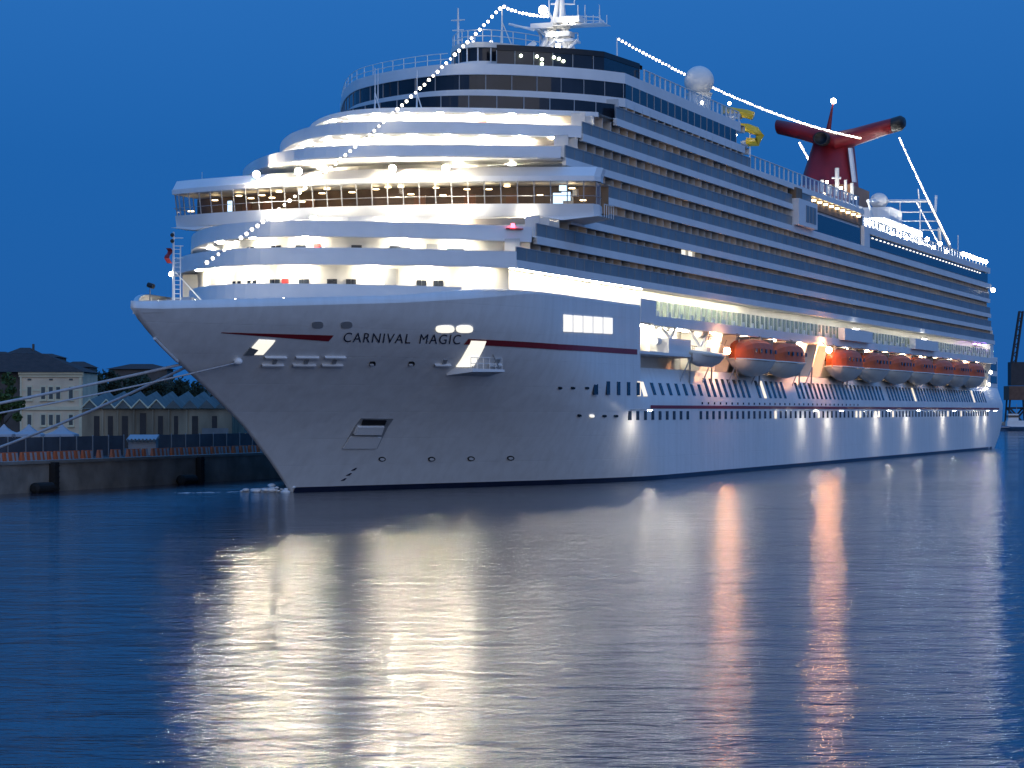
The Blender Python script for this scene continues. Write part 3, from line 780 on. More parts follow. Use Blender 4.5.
side_plate(156, 264, 30.5, 32.2, M['darkglass'], 'gallery_window', aft, 18.3, .3)
side_plate(152.2, 156, ZC + .51, 33.2, M['white'], 'gallery_panel', aft, 18.62, .5)
side_plate(156, 265, 32.25, 33.2, M['white'], 'gallery_coaming', aft, 18.62, .3)
for k in range(34): 
    mb = MB(); s = 159 + k * 2.9; mb.box(s, s + .7, -18.40, -18.31, 31.78, 31.92); mb.build('gallery_lamp', M['L_soft'], aft)
mb = MB(); mb.box(155.6, 265, -18.2, 18.2, 32.91, 33.1); mb.build('aft_deck', M['deck'], aft)
# glass wind screens on the open decks
def screen(s0, s1, z0, z1, pitch, parent, t=18.3):
    mb = MB(); mb.box(s0, s1, -t - .03, -t + .03, z0, z1); g = mb.build('wind_screen', M['screen'], parent)
    mb = MB(); s = s0
    while s <= s1 + .01: mb.box(s - .05, s + .05, -t - .08, -t + .08, z0, z1 + .05); s += pitch
    mb.box(s0, s1, -t - .08, -t + .08, z1, z1 + .08); mb.build('screen_post', M['white'], parent)
screen(88.5, 150, 35.4, 37.0, 2.4, aft); screen(156, 236, 33.2, 34.4, 2.6, aft)
mb = MB(); mb.box(88.3, 108.9, -18.4, 18.2, 35.22, 35.4); mb.build('lido_deck', M['deck'], aft)
for k in range(8):
    mb = MB(); s = 238 + k * 3.6; mb.tube([P(s, 18.1, 33.2), P(s, 18.1, 34.0)], .07, 6); mb.build('rail_post', M['white'], aft)
    mb = MB(); mb.sphere(P(s, 18.1, 34.3), .34, 10, 7); mb.build('rail_lamp', M['L_spot'], aft)
mb = MB(); mb.sphere(P(267.2, 18.8, 29.3), .38, 10, 7); mb.build('stern_lamp', M['L_spot'], aft)

# ------------------------------------------------------------------ upper front decks
def table_plan(tab, n=48):
    t0_, t1_ = tab[0][0], tab[-1][0]; ts = [t0_ + (t1_ - t0_) * i / n for i in range(n + 1)]; ss_ = [lerp(tab, t) for t in ts]
    for _ in range(4): ss_ = [ss_[0]] + [(a + 2*b + c) / 4 for a, b, c in zip(ss_, ss_[1:], ss_[2:])] + [ss_[-1]]
    return list(zip(ss_, ts))
FRONT = [(-18.0, 52), (-13, 41.5), (-9, 34.8), (-5.5, 31.6), (-1.9, 29.2), (1.5, 27.6), (4.1, 27.0), (7, 27.5), (9.3, 28.7), (13, 31.6), (16.7, 35.7), (18.3, 39)]
UP = table_plan(FRONT)
def around(pl, s_end): return [(s_end, pl[0][1])] + [(s_end*.5 + pl[0][0]*.5, pl[0][1])] + pl + [(s_end*.5 + pl[-1][0]*.5, pl[-1][1])] + [(s_end, pl[-1][1])]
mb = MB(); band(mb, around([(s - .2, t) for s, t in UP], 86), 36.95, 37.8, .4); slab(mb, [(s + .25, t) for s, t in UP], 88, 37.0, 37.7)
band(mb, around([(s - .2, t) for s, t in UP], 84), 39.25, 40.3, .4); slab(mb, [(s + .25, t) for s, t in UP], 86, 39.3, 40.1)
upper = mb.build('upper_deck', M['white'], ship)
mb = MB(); band(mb, plan(19.6, 29.5, 18.5, 30, 1.7, 16), 34.95, 35.4, .4); slab(mb, plan(20.0, 29.7, 18.4, 30, 1.7, 16), 40, 35.0, 35.35); mb.build('upper_edge', M['white'], upper)
LOWP = table_plan([(max(-17.8, min(18.0, t)), s - 2.6) for t, s in FRONT])
def window_band(pl, z0, z1, npx, name, parent, mat='darkglass'):
    mb = MB(); band(mb, pl, z0, z1, .3); mb.build(name, M[mat], parent)
    L = [0.0]
    for a, b in zip(pl, pl[1:]): L.append(L[-1] + math.dist(a, b))
    for k in range(npx + 1):
        x = L[-1] * k / npx
        for i in range(len(pl) - 1):
            if x <= L[i+1] + 1e-6:
                q = (x - L[i]) / (L[i+1] - L[i]); s = pl[i][0] + (pl[i+1][0]-pl[i][0])*q; t = pl[i][1] + (pl[i+1][1]-pl[i][1])*q; break
        mb = MB(); mb.tube([P(s - .04, t, z0), P(s - .04, t, z1)], .05, 4); mb.build('mullion', M['steel'], parent)
window_band(around(UP, 82)[1:], 37.8, 39.25, 44, 'upper_window_band', upper)
window_band(LOWP, 35.41, 36.95, 20, 'lower_window_band', upper)
mb = MB(); rl = [(s + .3, t) for s, t in UP if t < 4]
for s_, t_ in rl[::2]: mb.tube([P(s_, t_, 40.3), P(s_, t_, 41.4)], .045, 4)
for z_ in (40.85, 41.4): mb.tube([P(s_, t_, z_) for s_, t_ in rl], .04, 4)
mb.build('upper_rail', M['white'], upper)
# transparent rail on top and the dark lounge on the port bow
screen(46, 84, 40.3, 41.5, 1.9, upper, 18.1)
LP = [(s + .5, t) for s, t in UP if 8.4 < t < 17.5]
LP = LP + [(46, 17.6)]
mb = MB(); band(mb, LP, 40.3, 41.65, .3); lounge = mb.build('lounge', M['darkglass'], ship)
mb = MB(); band(mb, [(s - .12, t + .05) for s, t in LP], 41.66, 42.2, .3); mb.k = 0
slab(mb, LP, 47, 41.7, 42.1); mb.build('lounge_roof', M['black'], lounge)
for k, (s, t) in enumerate(LP[::2]):
    mb = MB(); mb.tube([P(s - .05, t + .02, 40.3), P(s - .05, t + .02, 41.65)], .045, 4); mb.build('lounge_mullion', M['steel'], lounge)
for x, z in ((521, 41.2), (537, 41.2), (542, 40.95), (554, 41.2), (559, 41.1), (563.5, 40.9), (542, 40.5)):
    mb = MB(); h = on_plan([(s - .25, t) for s, t in LP], x)
    if h: mb.sphere(P(h[0], h[1], z), .16, 8, 6); mb.build('lounge_lamp', M['L_green'], lounge)
# rounded lookout house on top
tcen = on_s(477, 60, 31.0)[1]
OB = [(30.2 + 6.0 * abs(a) ** 2.2, tcen + 4.6 * a) for a in [-1 + i/12 for i in range(25)]]
z0 = 40.1
mb = MB(); band(mb, OB, 40.3, 40.95, .3); obs = mb.build('lookout_house', M['white'], ship)
mb = MB(); band(mb, [(s - .3, t) for s, t in OB], 42.25, 42.75, .4); slab(mb, OB, 46, 42.3, 42.7); mb.build('lookout_roof', M['cream'], obs)
mb = MB(); band(mb, back(OB, .15), 40.96, 42.25, .2); mb.build('lookout_window', M['darkglass'], obs)
for k in range(1, 24, 3):
    mb = MB(); mb.tube([P(OB[k][0], OB[k][1], 40.75), P(OB[k][0], OB[k][1], 42.25)], .08, 5); mb.build('lookout_mullion', M['white'], obs)
mb = MB()
for k in range(0, 25, 2): mb.tube([P(OB[k][0] + .2, OB[k][1], 42.75), P(OB[k][0] + .2, OB[k][1], 44.0)], .05, 5)
for dz in (.65, 1.25): mb.tube([P(s + .2, t, 42.75 + dz) for s, t in OB], .045, 5)
mb.build('lookout_rail', M['white'], obs)
for x in (452, 470, 488):
    h = on_plan(OB, x); mb = MB(); mb.sphere(P(h[0] + .9, h[1], 42.9), .18, 8, 6); mb.build('roof_lamp', M['L_soft'], obs)
# poles
def pole(px, py, s, zb, name='light_pole', r=.12, parent=None, legs=True):
    q = on_s(px, py, s); mb = MB(); mb.tube([P(q[0], q[1], zb), P(*q)], [r, r*.5], 7)
    if legs:
        mb.tube([P(q[0] + 1.4, q[1] - .7, zb), P(q[0], q[1], zb + (q[2]-zb)*.62)], .06, 5); mb.tube([P(q[0] + 1.0, q[1] + .8, zb), P(q[0], q[1], zb + (q[2]-zb)*.62)], .06, 5)
    mb.build(name, M['white'], parent or upper); return q
TOPA = pole(502, 6, 34, 42.7); TOPB = pole(617, 38, 70, 41.0, r=.16)
lm = pole(458, 8, 34, 42.7, 'signal_mast', .16, legs=False)
mb = MB()
for k in range(4):
    mb = MB(); mb.tube([P(lm[0], lm[1] - .7 + .1*k, lm[2] - 1.2 - k*1.0), P(lm[0], lm[1] + .7 - .1*k, lm[2] - 1.2 - k*1.0)], .07, 5); mb.build('signal_arm', M['white'], upper)
for x, y, s in ((375, 68, 22), (417, 70, 22), (378, 68, 30)): pole(x, y, s, 33.4 if s == 22 else 37.6, 'mast_pole', .07, legs=(s == 22))
pole(250, 173, 20, 28.0, 'whip_aerial', .03, legs=False); pole(202, 172, 21, 28.0, 'whip_aerial', .03, legs=False)

# ------------------------------------------------------------------ radar mast
ms, mt = 58.0, None
q = on_s(556, 45, ms); mt = q[1]
def mp(px, py, ds=0.0, dt=0.0): a = on_s(px, py, ms + ds); return P(a[0], a[1] + dt, a[2])
mb = MB()
legs = [((540, 54), (553, 22)), ((574, 54), (560, 20)), ((550, 54), (558, 0)), ((566, 54), (562, 0))]
for (a, b) in legs: mb.tube([mp(*a), mp(*b)], [.38, .26], 8)
for a, b in (((540, 54), (565, 30)), ((574, 54), (551, 30)), ((543, 44), (571, 44)), ((546, 36), (568, 36)), ((550, 28), (566, 28)), ((536, 26), (553, 44)), ((578, 40), (562, 54)), ((548, 12), (556, 24)), ((545, 54), (548, 30)), ((570, 54), (567, 28)), ((535, 26), (570, 28)), ((537, 27), (548, 54)), ((544, 32), (576, 42)), ((552, 20), (572, 42))):
    mb.tube([mp(*a, random.uniform(-1.2, 1.2)), mp(*b, random.uniform(-1.2, 1.2))], .17, 6)
mast = mb.build('radar_mast', M['white'], ship)
def mbox(x0, x1, y0, y1, ds, name, mat='white'):
    a = on_s(x0, y1, ms); b = on_s(x1, y0, ms); m_ = MB(); m_.box(ms - ds, ms + ds, *sorted((-a[1], -b[1])), a[2], b[2]); return m_.build(name, M[mat], mast)
mbox(552, 607, 24, 27.5, 1.3, 'mast_platform'); mbox(558, 582, 17, 24, 1.0, 'platform_housing'); mbox(534, 556, 24, 30, 1.2, 'mast_platform'); mbox(560, 577, 40, 43, 1.3, 'mast_platform'); mbox(548, 572, 32, 38, .9, 'platform_housing')
mb = MB()
for k in range(7):
    x = 566 + k * 6.8; mb.tube([mp(x, 25, .9), mp(x, 15, .9)], .05, 5)
mb.tube([mp(560, 15.5, .9), mp(598, 17, .9), mp(606, 24, .9)], .06, 5); mb.tube([mp(560, 20, .9), mp(604, 21, .9)], .05, 5)
for x in (570, 578): mb.tube([mp(x, 41, .9), mp(x, 33, .9)], .05, 5)
mb.tube([mp(566, 33, .9), mp(578, 33, .9)], .05, 5)
mb.build('platform_rail', M['white'], mast)
for x in (578, 585, 599.5): mb = MB(); mb.tube([mp(x, 24), mp(x, 5)], [.14 if x < 580 else .06, .05], 6); mb.build('whip_aerial', M['white'], mast)
mb = MB(); mb.tube([mp(551, 4), mp(575, 4)], .09, 6); mb.tube([mp(549, 14), mp(549, -2)], .06, 6); mb.tube([mp(574, 4), mp(575, -3)], .06, 6); mb.tube([mp(562, 24), mp(562, -14)], [.35, .18], 8); mb.build('mast_yard', M['white'], mast)
mb = MB(); mb.tube([mp(509, 24, -1), mp(534, 30, -1)], .14, 6); mb.tube([mp(514, 26, 1), mp(536, 29, 1)], .12, 6); mb.build('radar_scanner', M['white'], mast)
mb = MB(); mb.hexa([mp(520, 50, -.6), mp(528, 53, -.6), mp(528, 53, .6), mp(520, 50, .6), mp(534, 40, -.6), mp(537, 44, -.6), mp(537, 44, .6), mp(534, 40, .6)]); mb.build('satellite_dish', M['white'], mast)
for x, y in ((543, 10), (565, 21), (572, 22), (552, 34), (558, 46)):
    mb = MB(); p = mp(x, y, -1.6); mb.sphere(p, .30 if x != 543 else .5, 8, 6); mb.build('mast_lamp', M['L_mast'], mast)

# ------------------------------------------------------------------ satellite dome, screens, slides
dq = on_t(699, 81, 9.0); dsc = F / st_of(699, 9.0)[1]
mb = MB(); mb.sphere(P(*dq), 15 / dsc, 28, 18); dome = mb.build('satellite_dome', M['dome'], ship, smooth=True)
mb = MB(); mb.tube([P(dq[0], dq[1], 35.0), P(dq[0], dq[1], dq[2] - 1.6)], [1.3, 1.5], 14); mb.tube([P(dq[0], dq[1], dq[2] - 1.9), P(dq[0], dq[1], dq[2] - 1.55)], [1.5, 1.7], 14); mb.build('dome_pedestal', M['cream'], dome)
for ds, dt in ((-4.0, 1.5), (-2.5, 4.5)): mb = MB(); mb.sphere(P(dq[0] + ds, dq[1] + dt, dq[2] - 3.2), .2, 8, 6); mb.build('dome_lamp', M['L_spot'], dome)
sl0 = on_t(742, 128, 4.0); S_ = sl0[0]
def sp(px, py, ds=0): a = on_s(px, py, S_ + ds); return P(*a)
mb = MB(); mb.tube([sp(722, 110), sp(734, 112), sp(747, 114), sp(753, 116)], .62, 10); slide = mb.build('water_slide', M['yellow'], ship, smooth=True)
mb = MB(); mb.tube([sp(735, 127), sp(748, 128), sp(756, 131), sp(760, 136), sp(757, 142), sp(747, 142)], .62, 10); mb.build('slide_tube', M['yellow'], slide, smooth=True)
mb = MB(); mb.tube([sp(726, 117), sp(736, 115), sp(742, 115)], .6, 10); mb.build('slide_tube', M['steel'], slide, smooth=True)
mb = MB(); mb.tube([sp(748, 143), sp(742, 145)], .55, 10); mb.build('slide_tube', M['steel'], slide, smooth=True)
mb = MB(); mb.tube([P(S_, on_s(732, 130, S_)[1], 35), sp(732, 108)], .3, 8); mb.tube([sp(732, 130), sp(740, 122)], .25, 6); mb.tube([P(S_, on_s(750, 130, S_)[1], 35), sp(750, 126)], .12, 6); mb.build('slide_tower', M['white'], slide)
for x, y in ((730, 121), (738, 136), (728, 128)): mb = MB(); mb.sphere(Vector(sp(x, y)) + Vector((-1.2, 0, 0)), .16, 8, 6); mb.build('slide_lamp', M['L_spot'], slide)
mb = MB(); mb.tube([P(95, 10, 35), P(95, 10, 40.5)], [1.2, 1.2], 10); mb.build('slide_stair', M['steel'], slide)

# ------------------------------------------------------------------ funnel
fs = 205.0
def fp(px, py, ds=0.0): a = on_s(px, py, fs + ds); return P(*a)
zb = on_s(826, 188, fs)[2]; ztop = on_s(836, 138, fs)[2]
mb = MB(); rows = []
for k in range(9):
    a = k / 8; xl = 802 + 11 * a; xr = 856 - 7 * a; y = 189 - 52 * a
    L_ = on_s(xl, y, fs); R_ = on_s(xr, y, fs); c = (L_[1] + R_[1]) / 2; hw = (R_[1] - L_[1]) / 2; ln = 5.5 - 2.4 * a
    rows.append([P(fs + 2.5 * a + ln * math.copysign(abs(math.cos(2*math.pi*j/20)) ** .6, math.cos(2*math.pi*j/20)), c + hw * math.copysign(abs(math.sin(2*math.pi*j/20)) ** .6, math.sin(2*math.pi*j/20)), L_[2]) for j in range(20)])
b0 = mb.grid(rows, True); mb.face(tuple(b0 + 8*20 + j for j in range(20)))
funnel = mb.build('funnel', M['funnelred'], ship, smooth=True)
def wing(pts, rs, name):
    mb = MB(); rows = []
    for i, (p, r) in enumerate(zip(pts, rs)):
        p = Vector(p); rows.append([tuple(p + Vector((r * 1.9 * math.cos(2*math.pi*k/20), 0, r * math.sin(2*math.pi*k/20)))) for k in range(20)])
    b = mb.grid(rows, True); mb.face(tuple(b + (len(pts)-1)*20 + k for k in range(20))); return mb.build(name, M['funnelred'], funnel, smooth=True)
wing([fp(838, 142), fp(855, 137), fp(875, 130.5), fp(897, 124.2)], [1.65, 1.42, 1.27, 1.15], 'funnel_wing')
wing([fp(838, 142), fp(822, 137), fp(800, 131.5), fp(778, 127)], [1.65, 1.5, 1.3, 1.18], 'funnel_wing')
mb = MB(); p0, p1, p2 = Vector(fp(893, 125.3)), Vector(fp(901, 123)), Vector(fp(904.5, 122.2))
rows = [[tuple(p + Vector((r * 1.9 * math.cos(2*math.pi*k/20), 0, r * math.sin(2*math.pi*k/20)))) for k in range(20)] for p, r in ((p0, 1.2), (p1, 1.2), (p2, .75))]
b = mb.grid(rows, True); mb.face(tuple(b + 40 + k for k in range(20))); mb.build('wing_outlet', M['black'], funnel, smooth=True)
e = on_s(821, 138.5, fs - 4.2)
mb = MB(); rows = [[P(e[0] + d_, e[1] + r * 1.15 * math.cos(2*math.pi*k/18), e[2] + r * math.sin(2*math.pi*k/18)) for k in range(18)] for d_, r in ((1.5, 1.15), (-.4, 1.1), (-.4, .9), (.3, .85))]
b = mb.grid(rows, True); mb.face(tuple(b + 54 + k for k in range(18))); mb.build('exhaust_outlet', M['black'], funnel, smooth=True)
mb = MB(); mb.tube([fp(843, 148), fp(858, 143.5), fp(880, 136), fp(896, 129.8)], .22, 6); mb.build('wing_edge', M['white'], funnel)
mb = MB(); a = Vector(fp(848, 148, -2)); b_ = Vector(fp(852, 182, -3)); dx = Vector((0, -.55, 0))
mb.hexa([tuple(b_), tuple(b_ + dx), tuple(b_ + dx + Vector((1, 0, 0))), tuple(b_ + Vector((1, 0, 0))), tuple(a), tuple(a + dx), tuple(a + dx + Vector((1, 0, 0))), tuple(a + Vector((1, 0, 0)))]); mb.build('funnel_edge', M['white'], funnel)
mb = MB(); mb.tube([fp(828, 132), fp(833, 103)], [.45, .1], 8); mb.build('funnel_spire', M['funnelred'], funnel)
mb = MB(); mb.sphere(fp(833.4, 101), .45, 10, 7); mb.build('spire_lamp', M['L_spot'], funnel)
mb = MB(); q0 = on_s(800, 198, fs); q1 = on_s(858, 198, fs); mb.box(fs - 6, fs + 9, *sorted((-q0[1], -q1[1])), 35, zb); fb = mb.build('funnel_base', M['brown'], funnel)
for x in (812, 824, 836, 846): mb = MB(); p = Vector(fp(x, 194, -7.2)); mb.sphere(p, .25, 8, 6); mb.build('base_lamp', M['L_bridge'], funnel)
# posts and gear before the funnel
mb = MB()
for x, y0, y1, wd in ((837, 168, 196, .35), (845.5, 180, 198, .25), (852, 183, 200, .3), (822, 180, 192, .3), (829, 185, 194, .5)):
    mb.tube([fp(x, y1, -9), fp(x, y0, -9)], wd, 8)
mb.tube([fp(832, 178, -9), fp(841, 178, -9)], .2, 6); mb.tube([fp(820, 196, -9), fp(862, 210, -9)], .5, 8)
mb.build('deck_gear', M['cream'], funnel)
for x, y in ((827, 182), (841, 188), (856, 198)): mb = MB(); mb.sphere(Vector(fp(x, y, -10.5)), .22, 8, 6); mb.build('gear_lamp', M['L_spot'], funnel)

# ------------------------------------------------------------------ the lit houses aft of the funnel
at_ = 11.0
def ap(px, py, dt=0.0): return on_t(px, py, at_ + dt)
a0, a1 = ap(866, 236), ap(905, 236)
mb = MB(); mb.box(a0[0], a1[0], -14, -2, 33.11, 37.2); mb.box(a0[0] + 9, a0[0] + 19, -13, -4, 37.21, 39.6); mb.box(a1[0] + .1, a1[0] + 14, -13.5, -2, 33.11, 35.6); house = mb.build('aft_house', M['white'], ship)
for k in range(9):
    s = a0[0] - 1.5 + k * 6.0; mb = MB(); mb.sphere(P(s, 15.4, 34.6 + (k % 2)), .34, 8, 6); mb.build('aft_floodlight', M['L_aft'], house)
for k in range(3):
    mb = MB(); mb.sphere(P(a0[0] - 2.0, 4 + 4*k, 36.2), .34, 8, 6); mb.build('aft_floodlight', M['L_aft'], house)
# raked glazed screen
mb = MB()
c0, c1, c2, c3 = ap(868, 201), ap(929, 201), ap(951, 250), ap(878, 236)
tops = [c0, c1]; 
mb.tube([P(*c0), P(*c1)], .3, 6); mb.tube([P(*c1), P(*c2)], .28, 6); mb.tube([P(*c0), P(*c3)], .18, 6)
for y in (212, 221, 230): mb.tube([P(*ap(886, y)), P(*ap(929 + (y - 201) * .45, y))], .10, 5)
for x in (900, 920): mb.tube([P(*ap(x, 201)), P(*ap(x, 240))], .10, 5)
frame = mb.build('raked_screen_frame', M['white'], ship)
mb = MB(); i = mb.add([P(*c0), P(*c1), P(*c2), P(*c3)]); mb.face((i, i+1, i+2, i+3)); mb.build('raked_screen_glass', M['screen'], frame, fix=False)
mb = MB(); d0 = ap(879, 201); mb.sphere(P(*d0), 1.45, 18, 12, (1, 1, .9)); mb.build('small_dome', M['dome'], frame, smooth=True)
for a, b, r in (((919, 200), (918, 189), .12), ((935, 212), (936, 196), .25), ((940, 240), (939, 228), .3), ((958, 250), (958, 235), .1)): mb = MB(); mb.tube([P(*ap(*a)), P(*ap(*b))], r, 6); mb.build('aft_pole', M['white'], frame)

# ------------------------------------------------------------------ promenade, boat recess
mb = MB()
for sd_ in (1, -1):
    mb.box(47.5, 272, *sorted((-sd_*18.25, -sd_*18.62)), 15.75, 16.75)
    mb.box(SHOULDER, 48.5, *sorted((-sd_*17.9, -sd_*18.64)), 15.9, 18.3) if sd_ == 1 else None
mb.box(SHOULDER, 272, -18.24, 18.24, 15.8, 16.1); prom = mb.build('promenade_deck', M['white'], ship)
mb = MB(); mb.box(SHOULDER, 270, -15.0, 15.0, 11.45, 15.79); mb.build('recess_wall', M['cream'], prom)
mb = MB(); mb.box(10, 271, -15.5, 15.5, 16.11, 19.58); mb.box(271, 285, -15, 15, 11.45, 15.0); mb.build('promenade_wall', M['cream'], prom)
mb = MB(); mb.box(SHOULDER - .5, 68, -18.7, -14.9, 12.75, 13.05); mb.build('boat_platform', M['white'], prom)
mb = MB(); mb.box(48.5, 271, -18.3, -18.2, 16.76, 18.3); mb.build('promenade_glass', M['promglass'], prom)
s = 49.0; k = 0; restp = MB()
while s < 270:
    m_ = MB() if k < 60 else restp
    m_.box(s - .08, s + .08, -18.42, -18.31, 16.76, 18.34)
    if k % 2 == 0: m_.box(s + .5, s + 1.1, -18.46, -18.31, 16.76, 17.3)
    if k < 60: m_.build('promenade_post', M['white'], prom)
    s += 2.2 ; k += 1
o = restp.build('promenade_post', M['white'], prom); o['kind'] = 'stuff'
for px0, px1 in ((842, 870), (913, 936)):
    s0, s1 = st_of(px0, 19)[0], st_of(px1, 19)[0]
    mb = MB(); mb.box(s0, s1, -19.4, -18.47, 16.6, 18.2); mb.build('lookout_box', M['white'], prom)
    mb = MB(); mb.box((s0+s1)/2 - 1.2, (s0+s1)/2 + 1.2, -19.1, -18.75, 18.3, 18.4); mb.build('promenade_lamp', M['L_promaft'], prom)
# lamps under the lowest balcony deck: bright forward, dimmer aft
s = 9.0; k = 0
while s < 268:
    bright = s < 92
    mb = MB(); ln = 3.1 if bright else 4.3; mb.box(s, s + ln, *((-17.6, -17.4) if s > 48 else (-16.8, -16.6)), 19.52, 19.56)
    mb.build('promenade_lamp', M['L_prom'] if bright else M['L_promaft'], prom)
    s += 3.4 if bright else 4.6
for s in (251, 256, 261): mb = MB(); mb.box(s, s + .7, -18.2, -17.8, 18.95, 19.05); mb.build('violet_lamp', M['L_violet'], prom)
side_strip = MB(); side_strip.box(8, 271, -18.24, -15.55, 19.57, 19.595); side_strip.build('promenade_ceiling', M['white'], prom)
# lamps in the recess
for i in range(16):
    s = 47 + i * 14.0
    mb = MB(); mb.box(s, s + .9, -17.6, -17.0, 15.6, 15.72); mb.build('recess_lamp', M['L_prom'] if s < 76 else M['L_boat'], prom)
for px, py in ((727, 351), (829, 350)):
    q = on_t(px, py, 19.6); mb = MB(); mb.tube([P(q[0] + .4, 18.6, q[2] + 1.0), P(q[0], q[1], q[2] + .2)], .08, 6); mb.build('lamp_arm', M['steel'], prom)
    mb = MB(); mb.sphere(P(*q), .38, 10, 8); mb.build('sodium_lamp', M['L_orange' if px < 800 else 'L_orange2'], prom)
# struts and liferaft gear under the promenade
for i in range(34):
    s = 70 + i * 6.0; gear = MB()
    gear.hexa([P(s, 15.1, 11.4), P(s + .4, 15.1, 11.4), P(s + .4, 17.2, 11.5), P(s, 17.2, 11.5), P(s, 15.1, 15.7), P(s + .4, 15.1, 15.7), P(s + .4, 18.3, 15.7), P(s, 18.3, 15.7)])
    gear.build('recess_frame', M['cream'], prom)
for px, py, r in ((656, 341, .45), (664, 343, .5), (700, 333, .5), (708, 337, .45)):
    q = on_t(px, py, 17.4); mb = MB(); mb.tube([P(q[0] - .7, q[1], q[2]), P(q[0] + .7, q[1], q[2])], r, 10); mb.build('davit_winch', M['white'], prom)
for a, b in (((690, 331), (699, 346)), ((709, 330), (700, 347)), ((662, 328), (672, 340)), ((676, 327), (669, 341))):
    mb = MB(); mb.tube([P(*on_t(*a, 17.6)), P(*on_t(*b, 18.3))], .16, 6); mb.build('davit_arm', M['white'], prom)
q0, q1 = on_t(668, 350, 18.4), on_t(690, 334, 18.4); mb = MB(); mb.box(q0[0], q1[0], -18.5, -16.4, 13.06, 14.6); mb.build('liferaft_locker', M['white'], prom)
for s in (44.5, 49, 53.5, 58, 62.5, 67): mb = MB(); mb.box(s, s + .9, -16.6, -16.1, 15.68, 15.78); mb.build('recess_lamp', M['L_prom'], prom)
# braces slanting down to the hull below the boats
for px in (690, 712, 737, 760, 800, 812, 848):
    q = on_t(px, 366, 18.6)
    for ds, zz, r in ((2.2, 9.2, .10), (-2.0, 9.8, .08)): mb = MB(); mb.tube([P(q[0], 18.6, 12.6), P(q[0] + ds, 17.9, zz)], r, 6); mb.build('boat_brace', M['steel'], prom)
# side lamps that wash down the white plating
for px in (640, 808, 834, 882, 912, 948, 982, 990):
    q = on_t(px, 408, 19.5)
    mb = MB(); mb.box(q[0] - .30, q[0] + .30, -20.8, -18.55, 7.06, 7.14); mb.build('lamp_arm', M['steel'], prom)
    mb = MB(); mb.tube([P(q[0], 20.5, 7.04), P(q[0], 20.5, 7.055)], .26, 10); mb.build('side_lamp', M['L_down'], prom)
# stern block
mb = MB(); mb.box(271.5, 284, -17.0, 17.0, 11.46, 17.2); mb.box(272.5, 281.5, -16.5, 16.5, 17.21, 18.6); mb.box(266.5, 270, -18.4, 18.4, 16.8, 19.3); stern = mb.build('stern_house', M['white'], ship)
for z0, z1 in ((12.2, 13.6), (14.6, 16.4)): side_plate(275.5, 283.0, z0, z1, M['darkglass'], 'mooring_window', stern, 17.06, .1)
mb = MB(); mb.sphere(P(286.2, 16.4, 7.3), .55, 10, 8); mb.build('stern_lamp', M['L_spot'], stern)
for s, z in ((270, 14.2), (268, 11.9), (276, 18.2)): mb = MB(); mb.sphere(P(s, 17.9 if z < 18 else 17.2, z), .3, 8, 6); mb.build('stern_lamp', M['L_spot'], stern)

# ------------------------------------------------------------------ foredeck fittings, jack staff
js = on_s(173.5, 300, -20.5)
mb = MB(); mb.tube([P(-20.5, js[1], 14.7), P(-20.5, js[1], on_s(173, 232, -20.5)[2])], [.13, .07], 7); mb.tube([P(-19.9, js[1] + .3, 14.7), P(-19.9, js[1] + .3, on_s(173, 245, -20.5)[2])], .06, 6)
for y in (238, 246, 258): a = on_s(173, y, -20.5); mb.tube([P(-20.5, a[1], a[2]), P(-20.2, a[1] + .75, a[2])], .035, 5)
mb.tube([P(-20.3, js[1], 18.0), P(-17.6, js[1] + 1.6, 15.2)], .05, 5)
staff = mb.build('jack_staff', M['white'], ship)
for k in range(10): pass
mb = MB()
for k in range(14): mb.tube([P(-20.5, js[1], 15.2 + k*.35), P(-19.9, js[1] + .3, 15.2 + k*.35)], .025, 4)
mb.build('staff_ladder', M['white'], staff)
a, b = on_s(172, 248, -20.6), on_s(172, 263, -20.6)
mb = MB(); rows = [[P(-20.6 + .25*math.sin(k*1.3), a[1] - .10 - .22*j + .05*math.sin(k), a[2] + (b[2]-a[2])*k/6) for j in range(3)] for k in range(7)]; mb.grid(rows); mb.build('flag', M['red'], staff, fix=False)
for y in (235, 241): q = on_s(172.3, y, -20.6); mb = MB(); mb.sphere(P(q[0], q[1], q[2]), .17, 8, 6); mb.build('staff_lantern', M['black'], staff)
q = on_s(171, 274, -20.6); mb = MB(); mb.sphere(P(q[0], q[1], q[2]), .17, 8, 6); mb.build('staff_lamp', M['L_spot'], staff)
for s, t in ((-23, -.6), (-19.5, .8), (-16, 2.6), (-12, 5.0), (-14, -3.6)):
    mb = MB(); z = lerp(GUN, s) - .2; mb.sphere(P(s, t, z), .2, 8, 6); mb.build('foredeck_lamp', M['L_spot'], foredeck)
mb = MB()
for s, t in ((-17, -1.6), (-13, 2.2), (-10.5, 4.6)):
    mb.tube([P(s, t - .9, 15.7), P(s, t + .9, 15.7)], .45, 10); mb.box(s - .6, s + .6, -t - 1.1, -t - .9, 15.1, 16.0); mb.box(s - .6, s + .6, -t + .9, -t + 1.1, 15.1, 16.0)
mb.build('mooring_winch', M['steel'], foredeck)
q = on_s(150, 286, -24.0); mb = MB(); mb.tube([P(-24, q[1], 15.0), P(-24, q[1], q[2] - .2)], .04, 5); mb.build('searchlight_post', M['balglass'], foredeck)
mb = MB(); mb.tube([P(-24, q[1] - .15, q[2] + .1), P(-24.1, q[1] + .35, q[2] - .05)], .2, 10); mb.build('searchlight', M['black'], foredeck)

